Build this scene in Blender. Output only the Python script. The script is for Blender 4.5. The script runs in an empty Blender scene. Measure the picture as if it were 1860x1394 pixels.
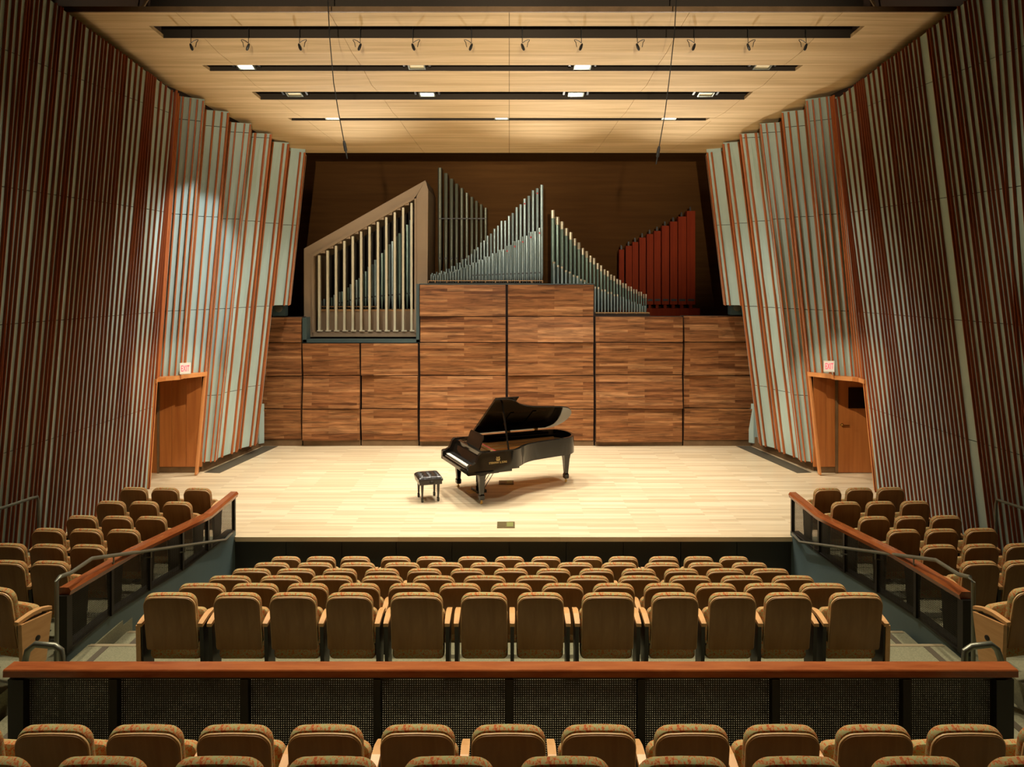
import bpy, math, random
from mathutils import Vector, Matrix
random.seed(7)
S = bpy.context.scene
COL = S.collection

# ------------------------------------------------------------------ camera, world, exposure
H, F, CX, HY = 4.3, 1400.0, 925.0, 505.0        # camera height over the stage, focal length and principal point in px (1860x1394)
cam = bpy.data.cameras.new('camera'); camo = bpy.data.objects.new('camera', cam); COL.objects.link(camo)
camo.location = (0, 0, H); camo.rotation_euler = (math.pi/2, 0, 0)
cam.sensor_width = 36; cam.lens = F/1860*36
cam.shift_x = (930-CX)/1860; cam.shift_y = -(697-HY)/1860
cam.clip_start = 0.05; cam.clip_end = 200
S.camera = camo
w = bpy.data.worlds.new('world'); S.world = w; w.use_nodes = True
w.node_tree.nodes['Background'].inputs[0].default_value = (1, .75, .5, 1)
w.node_tree.nodes['Background'].inputs[1].default_value = 0.0
S.view_settings.view_transform = 'Standard'; S.view_settings.look = 'None'
S.view_settings.gamma = 1; S.view_settings.use_curve_mapping = False
S.view_settings.exposure = 0.45
S.cycles.use_denoising = True
S.cycles.max_bounces = 7; S.cycles.diffuse_bounces = 4; S.cycles.glossy_bounces = 3
S.cycles.transparent_max_bounces = 8; S.cycles.caustics_reflective = False; S.cycles.caustics_refractive = False
S.cycles.sample_clamp_indirect = 6

def aim(loc, tgt):
    return (Vector(tgt)-Vector(loc)).to_track_quat('-Z', 'Y').to_euler()
def spot(name, loc, tgt, watts, deg, blend=.5, col=(1, .86, .66), r=.08):
    l = bpy.data.lights.new(name, 'SPOT'); l.energy = watts; l.spot_size = math.radians(deg); l.spot_blend = blend
    l.color = col; l.shadow_soft_size = r
    o = bpy.data.objects.new(name, l); COL.objects.link(o); o.location = loc; o.rotation_euler = aim(loc, tgt)
    return o
WARM = (1, .84, .60); WHITE = (1, .93, .80); COOL = (.88, .96, 1.0)
# house lamps above the audience, hung in the dark roof space in front of the shell ceiling
for x in (-5.4, -1.9, 1.9, 5.4):
    k = 1 if abs(x) < 3 else .55
    spot('house_lamp_light', (x, 11.2, 9.4), (x*.9, 8.4, 0), 1250*k, 76, .9, WARM, .12)
    spot('house_lamp_light', (x, 8.6, 9.9), (x*.9, 5.0, 0), 950*k, 58, .9, WARM, .12)
# stage wash lamps on the same bar
for x in (-3.6, 3.6):
    spot('stage_wash_light', (x, 9.6, 9.6), (x*.5, 17.0, .2), 700, 44, .7, WHITE, .10)
# unseen fill lamps added behind the camera to brighten the ceiling and the organ
for x in (-1.2, 1.2):
    spot('added_rear_fill_light', (x, -2.4, 5.6), (x*2.2, 16.6, 8.3), 5200, 30, .9, WARM, .10)
    spot('added_rear_fill_light', (x, -2.4, 6.2), (x*1.6, 21, 5.7), 1900, 20, .8, WHITE, .10)
# added lamps without fixtures above the walnut wall, to brighten the ceiling
for x in (-4.2, 1.0, 4.6):
    spot('added_ceiling_fill_light', (x, 20.05, 4.25), (x*.75, 13.6, 8.3), 950, 66, 1.0, WHITE, .12)
# dim unseen lamps added above the shell ceiling so the trusses show
for x in (-3.5, 3.5):
    l = bpy.data.lights.new('added_roof_fill_light', 'POINT'); l.energy = 110; l.color = WARM; l.shadow_soft_size = .1
    o = bpy.data.objects.new('added_roof_fill_light', l); COL.objects.link(o); o.location = (x, 13.9, 9.05)
# doorway washers on the house lighting bar
for s_ in (-1, 1):
    spot('doorway_wash_light', (s_*2.0, 6.5, 8.7), (s_*7.1, 17, .9), 2300, 13, .6, WARM, .06)

# ------------------------------------------------------------------ helpers
def P(px, py, D):
    return Vector(((px-CX)/F*D, D, H-(py-HY)/F*D))
def Pz(px, py, z=0.0):
    D = (H-z)*F/(py-HY)
    return P(px, py, D)
def ceil_z(D): return 7.5+.17*(18.7-D)
def ceil_D(py): return (7.5+.17*18.7-H)/((HY-py)/F+.17)
def mid(y): return 919+(y-270)*.018
def lerp(a, b, t): return a+(b-a)*t
def interp(tab, x):
    if x <= tab[0][0]: return tab[0][1]
    for (a, va), (b, vb) in zip(tab, tab[1:]):
        if x <= b: return va+(vb-va)*(x-a)/(b-a)
    return tab[-1][1]

class MB:
    def __init__(s): s.v = []; s.f = []
    def quadset(s, vs, fs):
        n = len(s.v); s.v += [tuple(v) for v in vs]; s.f += [tuple(i+n for i in f) for f in fs]; return s
    def hexa(s, b, t):                       # two quads, bottom and top, same winding
        return s.quadset(list(b)+list(t), [(3, 2, 1, 0), (4, 5, 6, 7), (0, 1, 5, 4), (1, 2, 6, 5), (2, 3, 7, 6), (3, 0, 4, 7)])
    def box(s, x0, x1, y0, y1, z0, z1):
        return s.hexa([(x0, y0, z0), (x1, y0, z0), (x1, y1, z0), (x0, y1, z0)], [(x0, y0, z1), (x1, y0, z1), (x1, y1, z1), (x0, y1, z1)])
    def rings(s, rings, cap=True, close=True):
        n = len(s.v); k = len(rings[0])
        for r in rings: s.v += [tuple(p) for p in r]
        for i in range(len(rings)-1):
            for j in range(k if close else k-1):
                a = n+i*k+j; b = n+i*k+(j+1) % k
                s.f.append((a, b, b+k, a+k))
        if cap:
            s.f.append(tuple(n+j for j in reversed(range(k))))
            s.f.append(tuple(n+(len(rings)-1)*k+j for j in range(k)))
        return s
    def tube(s, pts, r, k=8):
        pts = [Vector(p) for p in pts]; rs = []
        rad = r if isinstance(r, (list, tuple)) else [r]*len(pts)
        up = None
        for i, p in enumerate(pts):
            d = (pts[min(i+1, len(pts)-1)]-pts[max(i-1, 0)]).normalized()
            ref = Vector((0, 0, 1)) if abs(d.z) < .9 else Vector((0, 1, 0))
            if up is None: up = (ref-d*ref.dot(d)).normalized()
            else:
                up = up-d*up.dot(d)
                up = up.normalized() if up.length > 1e-6 else (ref-d*ref.dot(d)).normalized()
            q = d.cross(up)
            rs.append([p+rad[i]*(math.cos(2*math.pi*j/k)*up+math.sin(2*math.pi*j/k)*q) for j in range(k)])
        return s.rings(rs)
    def lathe(s, prof, c=(0, 0, 0), k=10):
        c = Vector(c)
        return s.rings([[c+Vector((r*math.cos(2*math.pi*j/k), r*math.sin(2*math.pi*j/k), z)) for j in range(k)] for r, z in prof])
    def bar(s, a, b, wdt, dep, n):           # straight bar a-b; n = outward direction, wdt across, dep along n starting at the line
        a = Vector(a); b = Vector(b); d = (b-a).normalized(); n = Vector(n); n = (n-d*n.dot(d)).normalized(); t = d.cross(n)
        prof = [(-.5, 0), (.5, 0), (.5, .75), (.25, 1), (-.25, 1), (-.5, .75)]
        return s.rings([[p+t*(u*wdt)+n*(v*dep) for u, v in prof] for p in (a, b)])
    def stick(s, a, b, wdt, dep, ref=(0, 0, 1)):
        a = Vector(a); b = Vector(b); d = (b-a).normalized(); ref = Vector(ref)
        n = (ref-d*ref.dot(d)).normalized(); t = d.cross(n)
        q = [(-.5, -.5), (.5, -.5), (.5, .5), (-.5, .5)]
        return s.rings([[p+t*(u*wdt)+n*(v*dep) for u, v in q] for p in (a, b)])
    def prism(s, poly, z0, z1, bev=0):       # poly in xy, ccw
        if not bev:
            return s.rings([[(x, y, z0) for x, y in poly], [(x, y, z1) for x, y in poly]])
        cx = sum(p[0] for p in poly)/len(poly); cy = sum(p[1] for p in poly)/len(poly)
        def ins(d):
            o = []; n = len(poly)
            for i in range(n):
                a = Vector(poly[i-1]); b = Vector(poly[i]); c = Vector(poly[(i+1) % n])
                e1 = (b-a).normalized() if (b-a).length > 1e-9 else Vector((1, 0)); e2 = (c-b).normalized() if (c-b).length > 1e-9 else e1
                m = Vector((-(e1.y+e2.y), e1.x+e2.x)); m = m.normalized() if m.length > 1e-6 else Vector((0, 0))
                o.append(b+m*d)
            return o
        i1 = ins(bev); i2 = ins(bev*.3)
        return s.rings([[(x, y, z0) for x, y in i1], [(x, y, z0+bev*.3) for x, y in i2], [(x, y, z0+bev) for x, y in poly],
                        [(x, y, z1-bev) for x, y in poly], [(x, y, z1-bev*.3) for x, y in i2], [(x, y, z1) for x, y in i1]])
    def xform(s, M):
        s.v = [tuple(M @ Vector(v)) for v in s.v]; return s
    def mesh(s, name, mat, smooth=False):
        me = bpy.data.meshes.new(name); me.from_pydata(s.v, [], s.f); me.update()
        if mat: me.materials.append(mat)
        if smooth:
            for p in me.polygons: p.use_smooth = True
            try: me.set_sharp_from_angle(angle=math.radians(40))
            except Exception: pass
        return me
    def build(s, name, mat, parent=None, smooth=False):
        return link(name, s.mesh(name, mat, smooth), parent)
def link(name, me, parent=None):
    o = bpy.data.objects.new(name, me); COL.objects.link(o)
    if parent: o.parent = parent
    return o
def tag(o, label, cat, group=None, kind=None):
    o['label'] = label; o['category'] = cat
    if group: o['group'] = group
    if kind: o['kind'] = kind
    return o
def empty(name, loc=(0, 0, 0), rz=0, parent=None):
    o = bpy.data.objects.new(name, None); COL.objects.link(o); o.location = loc; o.rotation_euler.z = rz
    o.empty_display_size = .1
    if parent: o.parent = parent
    return o
def struct(o, label=None):
    o['kind'] = 'structure'
    if label: o['label'] = label
    return o
def text_mesh(body, size, depth):
    c = bpy.data.curves.new('lettering', 'FONT'); c.body = body; c.size = size; c.extrude = depth; c.align_x = 'CENTER'; c.align_y = 'CENTER'; c.resolution_u = 3
    o = bpy.data.objects.new('lettering', c); COL.objects.link(o)
    bpy.context.view_layer.update()
    me = bpy.data.meshes.new_from_object(o.evaluated_get(bpy.context.evaluated_depsgraph_get()))
    bpy.data.objects.remove(o); bpy.data.curves.remove(c)
    return me

# ------------------------------------------------------------------ materials
def base_mat(name, col, rough=.5, metal=0.0, spec=.5):
    m = bpy.data.materials.new(name); m.use_nodes = True
    b = m.node_tree.nodes['Principled BSDF']
    b.inputs['Base Color'].default_value = (*col, 1); b.inputs['Roughness'].default_value = rough
    b.inputs['Metallic'].default_value = metal; b.inputs['Specular IOR Level'].default_value = spec
    return m, m.node_tree, b
def nd(nt, t, **kw):
    n = nt.nodes.new(t)
    for k, v in kw.items():
        if k.startswith('i_'): n.inputs[k[2:].replace('_', ' ')].default_value = v
        else: setattr(n, k, v)
    return n
def ramp(nt, stops):
    r = nt.nodes.new('ShaderNodeValToRGB'); e = r.color_ramp.elements
    while len(e) < len(stops): e.new(.5)
    for el, (p, c) in zip(e, stops): el.position = p; el.color = (*c, 1)
    return r
def coords(nt, scale, swap=None):
    tc = nd(nt, 'ShaderNodeTexCoord'); mp = nd(nt, 'ShaderNodeMapping'); mp.inputs['Scale'].default_value = scale
    src = tc.outputs['Object']
    if swap:
        sx = nd(nt, 'ShaderNodeSeparateXYZ'); cb = nd(nt, 'ShaderNodeCombineXYZ'); nt.links.new(src, sx.inputs[0])
        for i, a in enumerate(swap): nt.links.new(sx.outputs[a], cb.inputs[i])
        src = cb.outputs[0]
    nt.links.new(src, mp.inputs['Vector']); return mp.outputs[0]
def mix(nt, a, b, fac, blend='MIX'):
    m = nt.nodes.new('ShaderNodeMix'); m.data_type = 'RGBA'; m.blend_type = blend
    for sock, val in ((m.inputs[0], fac), (m.inputs[6], a), (m.inputs[7], b)):
        if hasattr(val, 'links') or hasattr(val, 'is_linked'): nt.links.new(val, sock)
        elif isinstance(val, (int, float)): sock.default_value = val
        else: sock.default_value = (*val, 1)
    return m.outputs[2]
def plank_mat(name, stops, length, width, swap, rough, grain=.35, grain_scale=(2, 30, 30), mortar=0.0, spec=.3):
    m, nt, b = base_mat(name, stops[0][1], rough, 0, spec)
    v = coords(nt, (1, 1, 1), swap)
    br = nd(nt, 'ShaderNodeTexBrick', offset=.37, offset_frequency=2, squash=1.0)
    br.inputs['Color1'].default_value = (0, 0, 0, 1); br.inputs['Color2'].default_value = (1, 1, 1, 1); br.inputs['Mortar'].default_value = (.25, .25, .25, 1)
    br.inputs['Scale'].default_value = 1; br.inputs['Mortar Size'].default_value = mortar; br.inputs['Brick Width'].default_value = length; br.inputs['Row Height'].default_value = width
    nt.links.new(v, br.inputs['Vector'])
    r = ramp(nt, stops); nt.links.new(br.outputs['Color'], r.inputs[0])
    g = coords(nt, grain_scale, swap); nz = nd(nt, 'ShaderNodeTexNoise', i_Scale=1.0, i_Detail=5.0, i_Roughness=.6, i_Distortion=.6)
    nt.links.new(g, nz.inputs['Vector'])
    gr = ramp(nt, [(.3, (1-grain,)*3), (.7, (1+grain*.35,)*3)]); nt.links.new(nz.outputs['Fac'], gr.inputs[0])
    nt.links.new(mix(nt, r.outputs[0], gr.outputs[0], 1.0, 'MULTIPLY'), b.inputs['Base Color'])
    return m
def grain_mat(name, c1, c2, scale, rough=.4, spec=.4, swap=None, lo=.3, hi=.7):
    m, nt, b = base_mat(name, c1, rough, 0, spec)
    nz = nd(nt, 'ShaderNodeTexNoise', i_Scale=1.0, i_Detail=4.0, i_Roughness=.6, i_Distortion=.4)
    nt.links.new(coords(nt, scale, swap), nz.inputs['Vector'])
    r = ramp(nt, [(lo, c1), (hi, c2)]); nt.links.new(nz.outputs['Fac'], r.inputs[0]); nt.links.new(r.outputs[0], b.inputs['Base Color'])
    return m
M = {}
M['maple_floor'] = plank_mat('maple_floor', [(0, (.62, .47, .28)), (.5, (.73, .58, .37)), (1, (.81, .67, .45))], 1.35, .075, (0, 1, 2), .32, .12, (1.2, 26, 8))
M['walnut'] = plank_mat('walnut', [(0, (.165, .058, .019)), (.2, (.26, .102, .035)), (.75, (.35, .150, .055)), (1, (.46, .22, .090))], 1.15, .066, (0, 2, 1), .5, .68, (1.6, 20, 4), spec=.2)
M['ceiling_veneer'] = grain_mat('ceiling_veneer', (.49, .335, .165), (.72, .53, .30), (.35, 9, 9), .7, .12)
M['cherry'] = grain_mat('cherry', (.36, .115, .028), (.50, .18, .045), (9, 9, .5), .35)
M['cherry_trim'] = grain_mat('cherry_trim', (.55, .22, .07), (.66, .29, .10), (4, 4, .8), .35)
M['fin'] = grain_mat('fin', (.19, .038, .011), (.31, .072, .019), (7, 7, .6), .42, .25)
M['fin_lit'] = grain_mat('fin_lit', (.34, .088, .026), (.46, .145, .045), (7, 7, .6), .42, .25)  # same wood as the near fins, colour lightened for light on the blades
M['pale_panel'] = grain_mat('pale_panel', (.34, .45, .42), (.41, .53, .485), (1.5, 1.5, .5), .48)
M['dark_wall'] = grain_mat('dark_wall', (.075, .030, .007), (.10, .043, .010), (.5, .5, 8), .8, .1)
M['attic'] = base_mat('attic', (.030, .020, .011), .8)[0]
M['attic_metal'] = base_mat('attic_metal', (.16, .105, .055), .6)[0]
M['backing'] = base_mat('backing', (.035, .018, .010), .8)[0]
M['plinth'] = grain_mat('plinth', (.13, .075, .03), (.19, .11, .05), (3, 3, 3), .6)
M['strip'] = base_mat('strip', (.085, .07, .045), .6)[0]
M['teal'] = base_mat('teal', (.045, .075, .075), .5)[0]
M['teal_wall'] = grain_mat('teal_wall', (.085, .125, .125), (.105, .15, .15), (1, 1, 1), .55)
M['stage_front'] = base_mat('stage_front', (.022, .022, .016), .5)[0]
M['beige'] = grain_mat('beige', (.35, .25, .155), (.40, .29, .185), (1, 1, 1), .6)
M['shutter'] = base_mat('shutter', (.78, .72, .52), .5)[0]
M['black'] = base_mat('black', (.012, .011, .010), .45)[0]
M['lacquer'] = base_mat('lacquer', (.010, .008, .006), .09, 0, .6)[0]
M['iron'] = base_mat('iron', (.55, .30, .10), .35, .7)[0]
M['soundboard'] = grain_mat('soundboard', (.55, .29, .11), (.70, .40, .17), (2, 2, 2), .4)
M['ivory'] = base_mat('ivory', (.78, .74, .64), .25)[0]
M['felt'] = base_mat('felt', (.30, .02, .015), .8)[0]
M['brass'] = base_mat('brass', (.75, .52, .18), .3, 1)[0]
M['gold'] = base_mat('gold', (.80, .60, .25), .4, .6)[0]
M['leather'] = base_mat('leather', (.018, .016, .012), .28)[0]
M['steel'] = base_mat('steel', (.21, .22, .18), .38, .6)[0]
M['mesh_metal'] = base_mat('mesh_metal', (.036, .033, .023), .5, .3)[0]
M['post_metal'] = base_mat('post_metal', (.020, .018, .015), .45, .3)[0]
M['chair_wood'] = grain_mat('chair_wood', (.24, .115, .036), (.31, .155, .052), (14, 14, 1.2), .4)
M['arm_wood'] = grain_mat('arm_wood', (.58, .32, .13), (.68, .40, .18), (20, 3, 20), .35)
M['edge_wood'] = base_mat('edge_wood', (.74, .50, .24), .4)[0]
M['rail_wood'] = grain_mat('rail_wood', (.25, .060, .016), (.39, .120, .036), (2.5, 14, 14), .2, .6)
M['rail_wood_long'] = grain_mat('rail_wood_long', (.25, .060, .016), (.39, .120, .036), (14, 2.5, 14), .2, .6)
M['sign_white'] = base_mat('sign_white', (.72, .68, .58), .5)[0]
M['floor_box'] = base_mat('floor_box', (.16, .12, .045), .45, .5)[0]
M['floor_box_lid'] = base_mat('floor_box_lid', (.24, .26, .07), .45, .3)[0]
M['glass_dark'] = base_mat('glass_dark', (.010, .007, .004), .15)[0]
M['redwood_pipe'] = grain_mat('redwood_pipe', (.19, .020, .004), (.27, .036, .007), (8, 8, .5), .6, .1)
M['pipe_dark'] = base_mat('pipe_dark', (.16, .17, .12), .38, .35)[0]
M['pipe_metal'] = base_mat('pipe_metal', (.34, .44, .44), .36, .35)[0]
M['pipe_green'] = base_mat('pipe_green', (.22, .32, .27), .36, .35)[0]
M['pipe_tip'] = base_mat('pipe_tip', (.66, .58, .42), .4, .5)[0]
M['rack_wood'] = base_mat('rack_wood', (.52, .28, .10), .5)[0]
M['red_dot'] = base_mat('red_dot', (.55, .02, .02), .5)[0]
m, nt, b = base_mat('fabric', (.4, .2, .1), .9, 0, .2)
nz = nd(nt, 'ShaderNodeTexNoise', i_Scale=48.0, i_Detail=3.0, i_Roughness=.6, i_Distortion=1.6)
nt.links.new(coords(nt, (1, .6, 1.3)), nz.inputs['Vector'])
r = ramp(nt, [(.42, (.36, .38, .18)), (.49, (.47, .34, .15)), (.55, (.52, .20, .065)), (.66, (.40, .09, .03))]); nt.links.new(nz.outputs['Fac'], r.inputs[0]); nt.links.new(r.outputs[0], b.inputs['Base Color'])
M['fabric'] = m
m, nt, b = base_mat('carpet', (.2, .19, .13), .95, 0, .1)
nz = nd(nt, 'ShaderNodeTexNoise', i_Scale=60.0, i_Detail=4.0, i_Roughness=.8)
nt.links.new(coords(nt, (1, 1, 1)), nz.inputs['Vector'])
r = ramp(nt, [(.3, (.17, .175, .115)), (.7, (.32, .315, .21))]); nt.links.new(nz.outputs['Fac'], r.inputs[0]); nt.links.new(r.outputs[0], b.inputs['Base Color'])
M['carpet'] = m
M['nosing'] = base_mat('nosing', (.30, .25, .15), .6)[0]
def emit_mat(name, col, s):
    m, nt, b = base_mat(name, col, .5); b.inputs['Emission Color'].default_value = (*col, 1); b.inputs['Emission Strength'].default_value = s; return m
M['lamp_glow'] = emit_mat('lamp_glow', (1, .97, .82), 9)
M['lamp_dim'] = emit_mat('lamp_dim', (1, .86, .55), .10)
M['exit_red'] = emit_mat('exit_red', (.9, .03, .09), .8)
M['exit_face'] = emit_mat('exit_face', (.80, .76, .68), .12)

# ------------------------------------------------------------------ side walls: pale sheets with reddish fins
BASE = [(0, 8.2), (4, 8.1), (8, 7.9), (10, 7.75), (11.5, 7.62), (12.4, 7.53), (14, 7.44), (15.75, 7.36), (18, 7.2)]
LEAN = [(8, .075), (12.4, .083), (15.75, .115), (18, .115)]
SEAMS = [1.7, 3.62, 5.6, 7.5]
XA = [30, 100, 155, 205, 280, 355, 405, 445, 515, 582, 632, 668, 722, 790, 840, 892, 938, 982, 1030, 1072, 1120, 1165, 1208, 1245, 1295, 1350, 1403, 1458, 1488, 1520, 1553, 1588, 1645, 1700, 1758, 1800, 1820, 1840]
XB = [-165, -95, -42, 8, 80, 150, 200, 250, 320, 383, 430, 472, 535, 600, 650, 700, 745, 793, 840, 890, 936, 985, 1030, 1075, 1120, 1165, 1210, 1255, 1297, 1338, 1378, 1420, 1467, 1512, 1555, 1595, 1640, 1690]
def wallX(side, D, z): return side*(interp(BASE, D)-interp(LEAN, D)*z)
def mx(side, px, py): return px if side < 0 else 2*mid(py)-px
def mb_(side, px): return px if side < 0 else 2*922.8-px      # foot of the blades
def wall_hit(side, px, py):
    k = (px-CX)/F; lo, hi = 5.0, 19.0
    for _ in range(40):
        D = (lo+hi)/2; z = H-(py-HY)/F*D
        if abs(k*D) > abs(wallX(side, D, z)): hi = D
        else: lo = D
    return P(px, py, D)
# blade groups towards the back of the stage (left wall pixels: top x,y and bottom x,y)
E_TOP = {1: (325, 150), 2: (372, 175), 3: (416, 197), 4: (457, 218), 5: (493, 236), 6: (525, 254), 7: (555, 270)}
S_TOP = {2: (326, 165), 3: (373, 190), 4: (417, 213), 5: (458, 233), 6: (494, 250), 7: (526, 267)}
E_BOT = {1: (268, 885, 15.75), 2: (314, 868, 16.2), 3: (357, 851, 16.75), 4: (391, 840, 17.15), 5: (429, 822, 18.1), 6: (463, 810, 18.8), 7: (499, 800, 19.35)}
FR = {2: [.16, .45, .72, .95], 3: [.02, .37, .71, .96], 4: [.06, .30, .70, .96], 5: [.15, .69, .95], 6: [.04, .66, .95], 7: [.02, .68, .95]}
def line_at(a, b, z): t = (z-a.z)/(b.z-a.z); return a+(b-a)*t
HEAD = 2.27
def side_wall(side):
    nm = 'left' if side < 0 else 'right'
    lines = []                      # (bottom, top, zlo) in order from the audience to the stage
    D = 8.6
    while D < 11.25:
        a = Vector((wallX(side, D, 0), D, 0)); b = Vector((wallX(side, D, 9), D-.1, 9)); lines.append((a, b)); D += random.choice([.12, .16, .12, .14])
    for i_, (xa, xb) in enumerate(zip(XA, XB)):
        if side > 0 and i_ == 12: continue        # one wide pale bay on this side
        A = wall_hit(side, mx(side, xa/6.2, 460), 460); B = wall_hit(side, mx(side, xb/6.2, 820), 820)
        lines.append((B+(A-B)*((0-B.z)/(A.z-B.z)), A+(A-B)*((8.3-A.z)/(A.z-B.z))))
    inward = Vector((-side, 0, 0))
    back = MB(); fins = []; sheets = []
    def top_z(p): 
        return ceil_z(p.y)-.21
    def clip(a, b, z0, z1=None):
        z1 = top_z(b) if z1 is None else z1
        return line_at(a, b, z0), line_at(a, b, z1)
    for i in range(len(lines)):
        a, b = lines[i]
        nb = lines[min(i+1, len(lines)-1)][0]; pv = lines[max(i-1, 0)][0]
        t = (nb-pv).normalized(); n = Vector((-t.y*side, t.x*side, 0)); n = n if n.x*side < 0 else -n
        q = n+Vector((0, -.35, 0))
        lo, hi = clip(a, b, -.05 if a.y > 11 else .0)
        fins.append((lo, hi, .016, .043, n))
    # sheets behind the near fins, five bays wide
    for i in range(0, len(lines)-1, 5):
        js = list(range(i, min(i+6, len(lines))))
        zs = [-.05]+SEAMS+[None]
        for z0, z1 in zip(zs, zs[1:]):
            lows = [clip(*lines[j], z0)[0] for j in js]; highs = [clip(*lines[j], 0, z1 if z1 else None)[1] for j in js]
            if highs[0].z-lows[0].z < .05: continue
            sheets.append((lows, highs))
    # blade groups
    prevE = None
    for g in range(2, 8):
        sx, sy = S_TOP[g]; ex, ey = E_TOP[g]
        sT = P(mx(side, sx, sy), sy, ceil_D(sy)); eT = P(mx(side, ex, ey), ey, ceil_D(ey))
        bx, by, bd = E_BOT[g-1]; sB = P(mb_(side, bx+5), by-4, bd+.28)
        bx, by, bd = E_BOT[g]; eB = P(mb_(side, bx), by, bd)
        zlo = HEAD-.07 if g in (2, 3) else (.22 if g < 7 else 3.62)
        fr = [0]+FR[g]+[1]
        n = ((eB-sB).cross(Vector((0, 0, 1)))); n = n if n.y < 0 else -n; n.normalize()
        for f in FR[g]:
            a = sB.lerp(eB, f); b = sT.lerp(eT, f); lo, hi = line_at(a, b, zlo), line_at(a, b, ceil_z(b.y)-.10)
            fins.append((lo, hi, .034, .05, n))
        zs = [zlo]+[z for z in SEAMS if z > zlo+.3]+[None]
        for z0, z1 in zip(zs, zs[1:]):
            l = [line_at(sB.lerp(eB, f), sT.lerp(eT, f), z0) for f in (0, .5, 1)]
            h = [line_at(sB.lerp(eB, f), sT.lerp(eT, f), z1 if z1 else ceil_z(sT.y)-.10) for f in (0, .5, 1)]
            sheets.append((l, h))
        # return of the blade, covered with close-set fins, back to the next group's start
        if g < 7:
            nx, ny = S_TOP[g+1]; nT = P(mx(side, nx, ny), ny, ceil_D(ny)); bx, by, bd = E_BOT[g]; nB = P(mb_(side, bx+5), by-4, bd+.28)
        else:
            nT = eT+Vector((side*.1, .5, -.085)); nB = eB+Vector((side*.1, .5, 0))
        rn = (nB-eB).cross(Vector((0, 0, 1))); rn = rn if rn.x*side < 0 else -rn; rn.normalize()
        for f in (.5,):
            a = eB.lerp(nB, f); b = eT.lerp(nT, f); fins.append((line_at(a, b, zlo), line_at(a, b, ceil_z(b.y)-.10), .022, .016, rn))
        l = [line_at(eB.lerp(nB, f), eT.lerp(nT, f), zlo) for f in (0, 1)]; h = [line_at(eB.lerp(nB, f), eT.lerp(nT, f), ceil_z(eT.y)-.10) for f in (0, 1)]
        returns.append((side, l, h))
    # first return, from the near wall to group 2
    a0, b0 = lines[-1]; sT = P(mx(side, *S_TOP[2]), S_TOP[2][1], ceil_D(S_TOP[2][1])); bx, by, bd = E_BOT[1]; sB = P(mb_(side, bx+5), by-4, bd+.28)
    for f in (.3, .6, .9):
        a = a0.lerp(sB, f); b = b0.lerp(sT, f); fins.append((line_at(a, b, HEAD), line_at(a, b, ceil_z(b.y)-.12), .04, .035, inward))
    returns.append((side, [line_at(a0, b0, HEAD), line_at(sB, sT, HEAD)], [line_at(a0, b0, 7.9), line_at(sB, sT, 7.9)]))
    # dark core behind everything
    core = [Vector((side*8.35, 2.0, 0)), Vector((side*8.3, 8, 0)), Vector((side*7.95, 12, 0)), Vector((side*7.85, 15.6, 0))]
    ctop = [Vector((side*7.6, 2.0, 10.4)), Vector((side*7.5, 8, 10.4)), Vector((side*7.15, 12, 10.4)), Vector((side*6.9, 15.6, 10.4)), ]
    back.rings([[p+Vector((0, 0, -1.2)) for p in core]+[p+Vector((side*.15, 0, -1.2)) for p in reversed(core)],
                [p for p in ctop]+[p+Vector((side*.15, 0, 0)) for p in reversed(ctop)]])
    # core above the doorway and behind the blades
    c2 = [Vector((side*7.85, 15.5, 0)), Vector((side*7.6, 17.6, 0)), Vector((side*7.3, 20.2, 0))]
    for z0, z1, off in ((2.6, 10.4, 0),):
        back.rings([[p+Vector((-side*.105*z0, 0, z0)) for p in c2]+[p+Vector((side*(.15-.105*z0), 0, z0)) for p in reversed(c2)],
                    [p+Vector((-side*.105*z1, 0, z1)) for p in c2]+[p+Vector((side*(.15-.105*z1), 0, z1)) for p in reversed(c2)]])
    wall = struct(back.build('wall_'+nm, M['backing']), 'side wall of pale sheets and reddish upright fins, %s of the stage' % nm)
    for lo, hi, wd, dp, n in fins:
        MB().bar(lo, hi, wd, dp, n).build('fin', M['fin_lit'] if wd > .018 else M['fin'], wall)
    for l, h in sheets:
        off = Vector((side*.018, .006, 0)); k = len(l)
        g = Vector((0, 0, .006))
        mb = MB(); mb.quadset([p+g for p in l]+[p-g for p in h]+[p+g+off for p in l]+[p-g+off for p in h],
                              [(j, j+1, k+j+1, k+j) for j in range(k-1)]+[(2*k+j+1, 2*k+j, 3*k+j, 3*k+j+1) for j in range(k-1)]
                              + [(0, k, 3*k, 2*k), (k-1, 3*k-1, 4*k-1, 2*k-1)]+[(j, 2*k+j, 2*k+j+1, j+1) for j in range(k-1)]+[(k+j, k+j+1, 3*k+j+1, 3*k+j) for j in range(k-1)])
        mb.build('panel', M['pale_panel'], wall)
    for sd, l, h in returns:
        if sd != side: continue
        off = Vector((side*.02, 0, 0))
        MB().quadset([l[0], l[1], h[1], h[0], l[0]+off, l[1]+off, h[1]+off, h[0]+off], [(0, 1, 2, 3), (7, 6, 5, 4), (0, 4, 5, 1), (2, 6, 7, 3), (1, 5, 6, 2), (0, 3, 7, 4)]).build('return_board', M['pale_panel'], wall)
    # doorway trim and recess
    e1 = lines[-1]; e1p = lambda z: line_at(e1[0], e1[1], z)
    eb = {g: P(mb_(side, E_BOT[g][0]), E_BOT[g][1], E_BOT[g][2]) for g in (2, 3)}
    et = {g: P(mx(side, *E_TOP[g]), E_TOP[g][1], ceil_D(E_TOP[g][1])) for g in (2, 3)}
    p1, p2, p3 = e1p(HEAD), line_at(eb[2], et[2], HEAD), line_at(eb[3], et[3], HEAD)
    inw = Vector((-side*.05, -.05, 0)); dn = Vector((0, 0, -.085)); bk = Vector((side*.12, .12, 0))
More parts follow.
